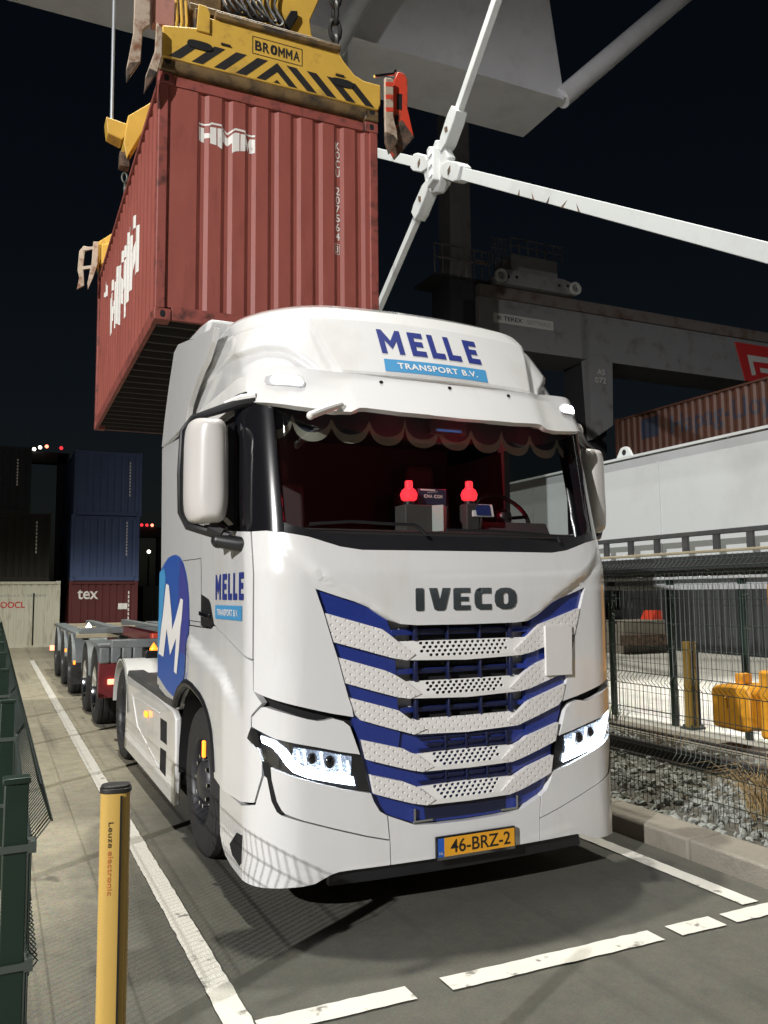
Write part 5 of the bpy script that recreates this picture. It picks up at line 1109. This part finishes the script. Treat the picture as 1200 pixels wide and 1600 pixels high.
# diagonal bracing with its cast node
BN = Vector((6.0, 10.95, 11.1))
def brace(p1, w1, th): b = MB(); b.bar(BN+(Vector(p1)-BN).normalized()*.75, p1, th, w1, (1, 0, 0)); return b
for p1, ww in (((6.0, -2.2, 2.93), .29), ((6.0, 17.5, 15.1), .27), ((6.0, 7.2, 14.6), .24), ((6.0, 16.2, 7.65), .22)):
    d = (Vector(p1)-BN).normalized(); b = MB(); pa = BN+d*.7
    L_ = (Vector(p1)-pa).length; n_ = Vector((0, -d.z, d.y)); V = []
    hw = ww*.42
    for x in (5.93, 6.07):
        for q, s_ in ((pa, -1), (pa, 1), (Vector(p1), 1), (Vector(p1), -1)): V.append((x, (q+n_*hw*s_).y, (q+n_*hw*s_).z))
    b.add(V, [(0, 1, 2, 3), (7, 6, 5, 4), (0, 4, 5, 1), (1, 5, 6, 2), (2, 6, 7, 3), (3, 7, 4, 0)]); br = b.build('tension_brace', M['cranewhite'], g, True, bevel=.01)
    e = MB(); P_ = [(.35, .08), (.58, .18), (1.05, .20), (1.25, .15), (1.25, -.15), (1.05, -.20), (.58, -.18), (.35, -.08)]
    e.prism(P_, lambda a, q, t: (t, (BN+d*a+n_*q).y, (BN+d*a+n_*q).z), 5.86, 6.14); en = e.build('brace_fork', M['cranewhite'], br, True, bevel=.02)
    e = MB(); e.prism([(.74, 0), (.80, .10), (.86, 0), (.80, -.10)], lambda a, q, t: (t, (BN+d*a+n_*q).y, (BN+d*a+n_*q).z), 5.845, 5.86); e.build('fork_pin', M['rusty'], en, False)
    if p1[1] < 0:
        for k_ in range(5): e = MB(); a0 = 3.6+.5*k_+rng.rand()*.3; e.prism([(a0, .115), (a0+.07, .115), (a0+.14-.3*rng.rand(), .03-.06*rng.rand())], lambda a, q, t: (t, (BN+d*a+n_*q).y, (BN+d*a+n_*q).z), 5.927, 5.93); e.build('rust_streak', M['rusty'], br, False)
b = MB(); b.prism([(.42, .2), (.58, -.05), (.28, -.32), (.05, -.6), (-.24, -.5), (-.48, -.16), (-.56, .12), (-.26, .4), (.0, .62), (.28, .48)], lambda a, z, t: (t, BN.y-a, BN.z+z), 5.90, 6.10); nd = b.build('brace_node', M['cranewhite'], g, True, bevel=.03)
b = MB(); b.prism([(-.10, -.48), (.18, -.40), (.18, .34), (.0, .44), (-.10, .40)], lambda a, z, t: (t, BN.y-a, BN.z+z), 5.74, 6.2); cl = b.build('node_clamp', M['cranewhite'], nd, True, bevel=.02)
for z in (-.32, -.08, .16): b = MB(); b.prism([(.02, z), (.16, z+.03), (.16, z+.16), (.02, z+.14)], lambda a, q, t: (t, BN.y-a, BN.z+q), 5.72, 5.74); b.build('clamp_rib', M['cranegrey'], cl, True)
# yellow buffer and bogie of the crane
b = MB(); b.prism([(2.72, .28), (2.72, .70), (2.64, .74), (2.24, .76), (2.18, .70), (2.18, .32), (2.3, .26)], lambda a, z, t: (t, a, z), 4.78, 5.28); bf = b.build('buffer', M['machine_yellow'], g, True, bevel=.03)
b = MB(); b.bb(4.9, 5.05, 2.38, 2.48, .76, .87); b.tube([(4.9, 2.5, .70), (4.75, 2.5, .60)], .012, 6); b.build('buffer_eye', M['machine_yellow'], bf, True, bevel=.01)
b = MB(); b.bb(4.7, 5.3, -3.5, 2.0, .25, .95); b.bb(4.95, 5.28, .5, 2.05, .9, 1.86); b.build('bogie', M['machine_yellow'], g, True, bevel=.03)
b = MB(); b.lathe([(-.08, .001), (-.08, .35), (.08, .35), (.08, .001)], (5.0, 1.2, .36), 'X', 24); b.build('bogie_wheel', M['steelrail'], g, True)
# far crane with its trolley
c = thing('gantry_crane', 'far dark grey crane with white maker sign and red square sign behind the truck', 'crane', (26, 31, 0))
b = MB(); b.bb(18.73, 70, 30, 32.6, 14.0, 16.5); b.build('girder', M['fargrey'], c, True, bevel=.02)
b = MB(); b.bb(18.73, 70, 29.85, 32.8, 16.5, 17.10); b.build('rail_flange', M['raildirt'], c, True, bevel=.02)
b = MB(); b.prism([(25.29, 13.99), (26.95, 13.99), (26.84, 10.56), (25.49, 9.71)], lambda a, z, t: (a, t, z), 29.9, 30.4); lg = b.build('leg', M['fargrey'], c, True)
for x in (25.5, 19.2, 44): b = MB(); b.bb(x, x+1.3, 30.4, 32.2, 0, 13.99); b.build('rear_leg', M['fardark'], c, False)
b = MB(); b.bb(18.0, 18.75, 30.3, 60, 14.4, 16.3); b.bb(14.5, 18.7, 33, 34.5, 13.6, 15.6); b.build('end_tie', M['fardark'], c, True)
PY = plane_surf((0, 29.9, 0), (1, 0, 0), (0, 0, 1)); PG = plane_surf((0, 30, 0), (1, 0, 0), (0, 0, 1))
lay(text_bm('AS', 25.90, 26.40, 13.22, 13.52, .01), PY, 'leg_lettering', M['signwhite'], lg, off=.02, thick=0, du=0, dz=0, smooth=False)
lay(text_bm('072', 25.74, 26.46, 12.76, 13.07, .01), PY, 'leg_lettering', M['signwhite'], lg, off=.02, thick=0, du=0, dz=0, smooth=False)
sgn = lay(flat_bm([[(19.58, 15.255), (23.2, 15.255), (23.2, 15.74), (19.58, 15.74)]]), PG, 'maker_sign', M['signwhite'], c, off=.05, thick=.05, du=0, dz=0)
lay(text_bm('TEREX', 20.15, 21.28, 15.40, 15.62, .015), PG, 'sign_lettering', M['navy'], sgn, off=.06, thick=0, du=0, dz=0, smooth=False)
lay(text_bm('GOTTWALD', 21.55, 23.05, 15.40, 15.61, .0), PG, 'sign_lettering', M['fargrey'], sgn, off=.06, thick=0, du=0, dz=0, smooth=False)
lay(flat_bm([[(19.75, 15.42+.07*i), (20.02, 15.42+.07*i), (20.02, 15.46+.07*i), (19.75, 15.46+.07*i)] for i in range(3)]), PG, 'sign_emblem', M['navy'], sgn, off=.06, thick=0, du=0, dz=0)
sgn = lay(flat_bm([[(36.85, 14.0), (41.2, 14.0), (41.2, 16.25), (36.15, 16.25)]]), PG, 'red_sign', M['signred'], c, off=.05, thick=.05, du=0, dz=0)
lay(flat_bm([[(37.07, 15.58), (39.3, 15.58), (39.3, 15.25), (37.5, 15.22), (37.72, 14.43), (37.36, 14.36)], [(38.05, 14.9), (38.9, 14.9), (39.3, 14.5), (39.3, 14.3), (38.75, 14.62), (38.12, 14.62)]]), PG, 'sign_emblem', M['signwhite'], sgn, off=.06, thick=0, du=0, dz=0)
tr = thing('crane_trolley', 'grey trolley with railing on top of the far crane girder', 'trolley', (22, 30.5, 17.1))
b = MB(); b.prism([(19.52, 17.55), (20.04, 17.92), (23.6, 17.92), (24.4, 17.74), (24.5, 17.2), (23.75, 17.16), (20.02, 17.16), (19.64, 17.16)], XZ, 29.5, 30.3); tb_ = b.build('trolley_frame', M['fargrey'], tr, True, bevel=.03)
for x in (19.75, 24.3):
    b = MB(); b.lathe([(-.05, .22), (-.05, .34), (.1, .34), (.1, .22), (-.05, .22)], (x, 29.45, 17.5), 'Y', 20); b.build('trolley_wheel', M['signwhite'], tr, True)
for x in (20.2, 20.7, 23.3, 23.85): b = MB(); b.lathe([(0, .001), (0, .09)], (x, 29.49, 17.5+.1*(x % 1)), 'Y', 10); b.build('frame_bore', M['dark'], tb_, False)
b = MB(); b.bb(20.6, 23.45, 29.8, 31.5, 17.92, 18.93); b.build('trolley_cabin', M['fargrey'], tr, True, bevel=.02)
b = MB()
for z in (19.3, 19.7): b.tube([(20.5, 29.7, z), (23.7, 29.7, z), (23.7, 31.5, z)], .03, 6)
for i in range(7): b.tube([(20.5+.533*i, 29.7, 18.9), (20.5+.533*i, 29.7, 19.72)], .028, 6)
b.build('railing', M['raildirt'], tr, True)
b = MB()
for x in (19.4, 19.6, 19.8, 20.0, 20.2): b.tube([(x, 29.7, 18.0), (x, 29.7, 19.55)], .02, 5)
for z in (18.4, 19.0, 19.5): b.tube([(19.35, 29.7, z), (20.25, 29.7, z)], .02, 5)
b.build('ladder_cage', M['raildirt'], tr, True)
ms = thing('crane_mast', 'tall dim steel column rising behind the far crane girder', 'mast', (18.2, 31, 0))
b = MB(); b.bb(17.55, 18.15, 30.6, 31.8, 17, 26.5); b.bb(18.2, 18.8, 30.7, 31.9, 17, 26.5); b.build('column', M['fargrey'], ms, True, bevel=.02)
b = MB(); b.bb(16.4, 19.6, 30.2, 32.5, 17.3, 17.42); b.bb(17.3, 19.0, 30.3, 32.2, 0, 17.3); b.build('platform', M['fardark'], ms, False)
b = MB()
for z in (18.25, 18.9): b.tube([(16.4, 30.2, z), (19.6, 30.2, z)], .035, 6)
for i in range(8): b.tube([(16.4+.45*i, 30.2, 17.4), (16.4+.45*i, 30.2, 18.95)], .03, 6)
b.build('railing', M['raildirt'], ms, True)
b = MB(); b.bb(18.6, 19.3, 29.9, 30.05, 18.2, 18.3); b.build('bracket', M['raildirt'], ms, False)
#==YARD
for i in range(3):
    lab = ['orange container lettered in dark blue, topmost of the stack behind the white beam', 'orange container in the middle of the stack behind the white beam', 'container coloured near black for shade at the foot of the stack behind the white beam'][i]
    if i == 1: continue
    z = 0 if i == 2 else 5.0
    k = container('shipping_container', lab, (16.0, 5.0, z), 0, 12.19, 2.438, 2.5, 'orange' if i < 2 else 'fardark', 'orange' if i < 2 else 'fardark', 'containers stacked behind the white beam', False)  # foot container gets a near-black colour for the shadow it stands in
    if i == 0: top_orange = k
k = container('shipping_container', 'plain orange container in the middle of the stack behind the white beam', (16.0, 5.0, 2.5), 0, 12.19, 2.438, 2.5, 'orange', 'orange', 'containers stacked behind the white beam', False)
WS2 = lambda s, z: np.array([.03-corr_side(-s), -s, z])
C2 = sorted([-(.2+.278*i+d) for i in range(43) for d in (0, .07, .139, .209)])
lay(text_bm('Hapag-Lloyd', -9.7, -5.6, 1.38, 2.14, .01), WS2, 'lettering', M['navy'], top_orange, off=.004, thick=0, cu=C2, cz=[], smooth=False)
lay(flat_bm([[(-11.0, 1.62), (-10.2, 1.62), (-10.2, 2.26), (-11.0, 2.26)]]), WS2, 'emblem', M['navy'], top_orange, off=.004, thick=0, cu=C2, cz=[])
M['concream'] = mat('container_cream', (.52, .51, .42), .6, var=.12, vs=3, dirt=(.26, .22, .15), dscale=3, dlo=.52, dhi=.75, stretch=(2, 2, .4))
M['conblue'] = mat('container_blue', (.050, .078, .175), .6, var=.15, vs=2)
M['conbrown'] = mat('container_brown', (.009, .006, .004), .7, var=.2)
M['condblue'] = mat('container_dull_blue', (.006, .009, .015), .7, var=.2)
M['conmaroon'] = mat('container_maroon', (.085, .014, .014), .6, var=.15, vs=2)
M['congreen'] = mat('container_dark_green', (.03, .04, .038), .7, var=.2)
HS = 2.43; YS = 28.0; zb = -.08
GRP = 'containers stacked at the end of the bay'
oo = container('shipping_container', 'cream container with red OOCL lettering at the end of the walkway', (-2.86, YS, zb), 0, 6.058, 2.438, HS, 'concream', 'concream', GRP, False)
k1 = container('shipping_container', 'dark brown container standing on the cream container', (-3.25, YS+.1, zb+HS), 0, 6.058, 2.438, HS+.02, 'conbrown', 'conbrown', GRP, False)
k2 = container('shipping_container', 'dull blue container on top of the dark brown one', (-3.95, YS+.1, zb+2*HS), 0, 6.058, 2.438, HS, 'condblue', 'condblue', GRP, False)
tx = container('shipping_container', 'maroon container with white tex lettering under two blue ones', (-.14, YS, zb), 0, 6.058, 2.438, HS, 'conmaroon', 'conmaroon', GRP, False)
b1 = container('shipping_container', 'blue container directly on the maroon tex container', (-.12, YS, zb+HS), 0, 6.058, 2.438, HS, 'conblue', 'conblue', GRP, False)
b2 = container('shipping_container', 'blue container topmost on the maroon stack', (-.06, YS, zb+2*HS), 0, 6.058, 2.438, HS, 'conblue', 'conblue', GRP, False)
k3 = container('shipping_container', 'dark green container half hidden behind the truck cab', (2.95, 31, zb), 0, 6.058, 2.438, 2.3, 'congreen', 'congreen', GRP, False)
lay(text_bm('OOCL', .47, 1.27, 1.48, 1.70, .02), WF(), 'lettering', M['signred'], oo, off=.004, thick=0, cu=CUTF, cz=[], smooth=False)
lay(text_bm('OOLU 120620', .35, 1.95, 1.88, 1.95, .0), WF(), 'lettering', M['fargrey'], oo, off=.004, thick=0, cu=CUTF, cz=[], smooth=False)
lay(flat_bm([[(1.53, .15), (1.58, .15), (1.58, 2.0), (1.53, 2.0)]]), WF(), 'door_rod', M['dark'], oo, off=.03, thick=.0, cu=CUTF, cz=[])
lay(text_bm('tex', .30, 1.02, 1.76, 2.12, .015), WF(), 'lettering', M['conwhite'], tx, off=.004, thick=0, cu=CUTF, cz=[], smooth=False)
lay(flat_bm([[(1.74, 1.38), (2.06, 1.38), (2.06, 1.60), (1.74, 1.60)]]), WF(), 'placard', M['conwhite'], tx, off=.02, thick=.01, cu=CUTF, cz=[])
def marks(t, x, z0, z1, n):
    P = []
    for i in range(n):
        z = z0+(z1-z0)*i/n; hh = (z1-z0)/n*.7; P.append([(x+.006*rng.rand(), z), (x+.05, z+.01*rng.rand()), (x+.045, z+hh), (x, z+hh)])
    lay(flat_bm(P), WF(), 'number_marks', M['conwhite'], t, off=.004, thick=0, cu=CUTF, cz=[])
marks(b2, 1.97, .75, 2.1, 11); marks(b1, 1.95, .95, 2.25, 11); marks(tx, 2.08, .2, 2.1, 12); marks(k1, 1.95, 1.0, 2.2, 9); marks(k2, 1.95, 1.0, 2.0, 9)
lay(flat_bm([[(1.83+.03*math.cos(a_), .55+.05*math.sin(a_)) for a_ in [2*PI*i/10 for i in range(10)]]]), WF(), 'sticker', M['congreen'], b2, off=.004, thick=0, cu=CUTF, cz=[])
# ------------------------------------------------------------------ trailers behind the tractor unit
def twheel(t, x, y, rimc='rim'):
    sg = -1 if x < 0 else 1
    b = MB(); b.lathe(TYRE, (x, y, .503), 'X', 40); ty = b.build('wheel', M['rubber'], t, True, angle=30)
    b = MB(); b.lathe([(sg*.15, .30), (sg*.158, .29), (sg*.10, .265), (sg*-.04, .25), (sg*-.05, .16), (sg*.04, .13), (sg*.09, .10), (sg*.095, .001)], (x, y, .503), 'X', 32); b.build('rim', M[rimc], ty, True)
    return ty
t1 = thing('container_trailer', 'maroon container chassis trailer coupled behind the tractor unit', 'trailer', (0, 8.9, 0))
for y in (8.2, 9.6):
    for sg in (-1, 1): twheel(t1, sg*1.08, y, 'chrome'); twheel(t1, sg*.74, y)
for sg in (-1, 1):
    b = MB(); b.lathe([(0, .60), (0, .575), (sg*.62, .575), (sg*.62, .60), (0, .60)], (sg*.62, 8.2, .50), 'X', 20, 0, R(10), R(180)); b.build('mudguard', M['trgrey'], t1, True)
    b = MB(); b.lathe([(0, .60), (0, .575), (sg*.62, .575), (sg*.62, .60), (0, .60)], (sg*.62, 9.6, .50), 'X', 20, 0, R(10), R(170)); b.build('mudguard', M['trgrey'], t1, True)
    b = MB()
    for k_ in range(4): x0 = .68+.145*k_; b.bb(sg*x0, sg*(x0+.135), 7.50, 7.60, .88, 1.10)
    b.bb(sg*.64, sg*1.27, 7.48, 8.3, 1.10, 1.15); b.build('guard_panel', M['trgrey'], t1, True, bevel=.02)
    b = MB(); b.bb(sg*.64, sg*1.26, 7.53, 7.60, .42, .90); gp_ = b.build('guard_flap', M['maroon'], t1, True, bevel=.01)
    b = MB(); b.bb(sg*1.04, sg*1.14, 7.49, 7.53, .60, .67); b.build('marker_lamp', M['pinklamp'], gp_, True, bevel=.01)
    b = MB(); b.bb(sg*.34, sg*.50, 4.7, 11.2, 1.10, 1.25); b.build('chassis_rail', M['maroon'], t1, True, bevel=.01)
for y0 in (6.5, 10.9): b = MB(); b.bb(-1.22, 1.22, y0, y0+.2, 1.14, 1.24); b.build('bolster', M['trgrey'], t1, True, bevel=.01)
b = MB(); b.bb(-.5, .5, 4.6, 6.4, 1.17, 1.24); b.build('coupling_plate', M['maroon'], t1, True)
b = MB(); b.bb(-.62, -.50, 7.2, 7.35, 1.1, 1.28); b.build('hose_coupling', M['sprRed'], t1, True, bevel=.02)
for y in (8.2, 9.6): b = MB(); b.bb(-1.0, 1.0, y-.1, y+.1, .42, .6); b.build('axle', M['chassis'], t1, False)
t2 = thing('container_trailer', 'grey container chassis trailer farthest back in the bay', 'trailer', (0, 14, 0))
for y in (12.3, 14.1, 16.1):
    for sg in (-1, 1):
        twheel(t2, sg*1.10, y); twheel(t2, sg*.76, y)
        b = MB(); b.lathe([(0, .60), (0, .575), (sg*.62, .575), (sg*.62, .60), (0, .60)], (sg*.64, y, .50), 'X', 20, 0, R(5), R(180)); b.build('mudguard', M['trgrey'], t2, True)
        b = MB(); b.bb(sg*.66, sg*1.26, y-.63, y-.60, .22, .60); b.build('mud_flap', M['rubber'], t2, False)
for sg in (-1, 1):
    b = MB(); b.bb(sg*.34, sg*.50, 11.4, 17.6, 1.0, 1.2); b.build('chassis_rail', M['trgrey'], t2, True, bevel=.01)
    b = MB(); b.bb(sg*.95, sg*1.22, 11.6, 17.6, 1.08, 1.14); b.build('side_rail', M['trgrey'], t2, True, bevel=.01)
    b = MB(); b.bb(sg*1.24, sg*1.27, 11.3, 11.36, .60, .66); b.build('marker_lamp', M['amber'], t2, True)
    b = MB(); b.bb(sg*1.24, sg*1.27, 13.3, 13.37, .70, .76); b.build('marker_lamp', M['amber'], t2, True)
    b = MB(); b.bb(sg*1.22, sg*1.32, 17.3, 17.36, .50, .62); b.build('tail_lamp', M['pinklamp'], t2, True, bevel=.01)
    b = MB(); b.bb(sg*.86, sg*1.03, 12.05, 12.25, 1.06, 1.20); q_ = b.build('twistlock_post', M['trgrey'], t2, True, bevel=.01)
    b = MB(); b.lathe([(0, .05), (.03, .05), (.10, .001)], (sg*.95, 12.15, 1.20), 'Z', 10); b.build('beacon', M['whitelamp'], q_, True)
for y in (11.5, 13.2, 15.2, 17.5): b = MB(); b.bb(-1.22, 1.22, y, y+.16, 1.04, 1.12); b.build('bolster', M['deck'], t2, True, bevel=.01)
b = MB(); b.prism([(-.95, 11.9), (-.60, 11.9), (1.2, 9.0), (.9, 9.0)], lambda a, y, t: (a, y, t), 1.13, 1.17); b.build('tie_bar', M['deck'], t1, True)
for y in (12.3, 14.1, 16.1): b = MB(); b.bb(-1.0, 1.0, y-.1, y+.1, .42, .6); b.build('axle', M['chassis'], t2, False)
# ------------------------------------------------------------------ small far things
d = thing('distant_crane', 'dark distant crane with red and white lights above the brown container', 'crane', (0, 62, 0))
b = MB(); b.bb(-1.6, -1.0, 61, 62, 0, 12.3); b.bb(1.3, 1.9, 61, 62, 0, 12.3); b.bb(-1.8, 2.1, 61, 62, 11.6, 12.4); b.build('frame', M['fardark'], d, False)
for x, z, m_ in ((-.35, 12.55, 'whitelamp'), (.05, 12.7, 'whitelamp'), (.5, 12.8, 'pinklamp'), (1.5, 12.75, 'redlamp')): b = MB(); b.ball((x, 60.9, z), .13, 8, 6); b.build('warning_lamp', M[m_], d, True)
d = thing('distant_crane', 'dark distant crane with a row of small red lights right of the blue stack', 'crane', (8, 64, 0))
b = MB(); b.bb(6.6, 9.6, 63, 64, 6.4, 7.2); b.bb(7.0, 7.3, 63, 64, 0, 6.4); b.bb(9, 9.3, 63, 64, 0, 6.4); b.build('frame', M['fardark'], d, False)
for x, m_ in ((7.3, 'whitelamp'), (7.7, 'redlamp'), (8.1, 'redlamp'), (8.5, 'pinklamp')): b = MB(); b.ball((x, 62.9, 7.35), .12, 8, 6); b.build('warning_lamp', M[m_], d, True)
d = thing('yard_lamp', 'small bright lamp on a thin pole right of the blue stack', 'lamp', (7.8, 60, 0))
b = MB(); b.tube([(7.8, 60, 0), (7.8, 60, 5.1)], .07, 6); b.build('pole', M['fardark'], d, False)
b = MB(); b.ball((7.8, 59.9, 5.1), .14, 8, 6); b.build('lamp_head', M['whitelamp'], d, True)
t = thing('concrete_block', 'pale block with red end standing beyond the right fence', 'barrier', (14.5, 14.6, 0))
b = MB(); b.bb(13.8, 15.4, 14.6, 15.4, 0, .95); b.build('block', M['concrete'], t, True, bevel=.03)
b = MB(); b.prism([(15.0, .95), (15.4, .95), (15.4, 1.22), (15.15, 1.22)], XZ, 14.7, 15.2); b.build('red_end', M['sprRed'], t, True)
b = MB(); b.bb(13.6, 15.2, 14.2, 14.5, .25, .55); b.build('beam', M['rusty'], t, True)
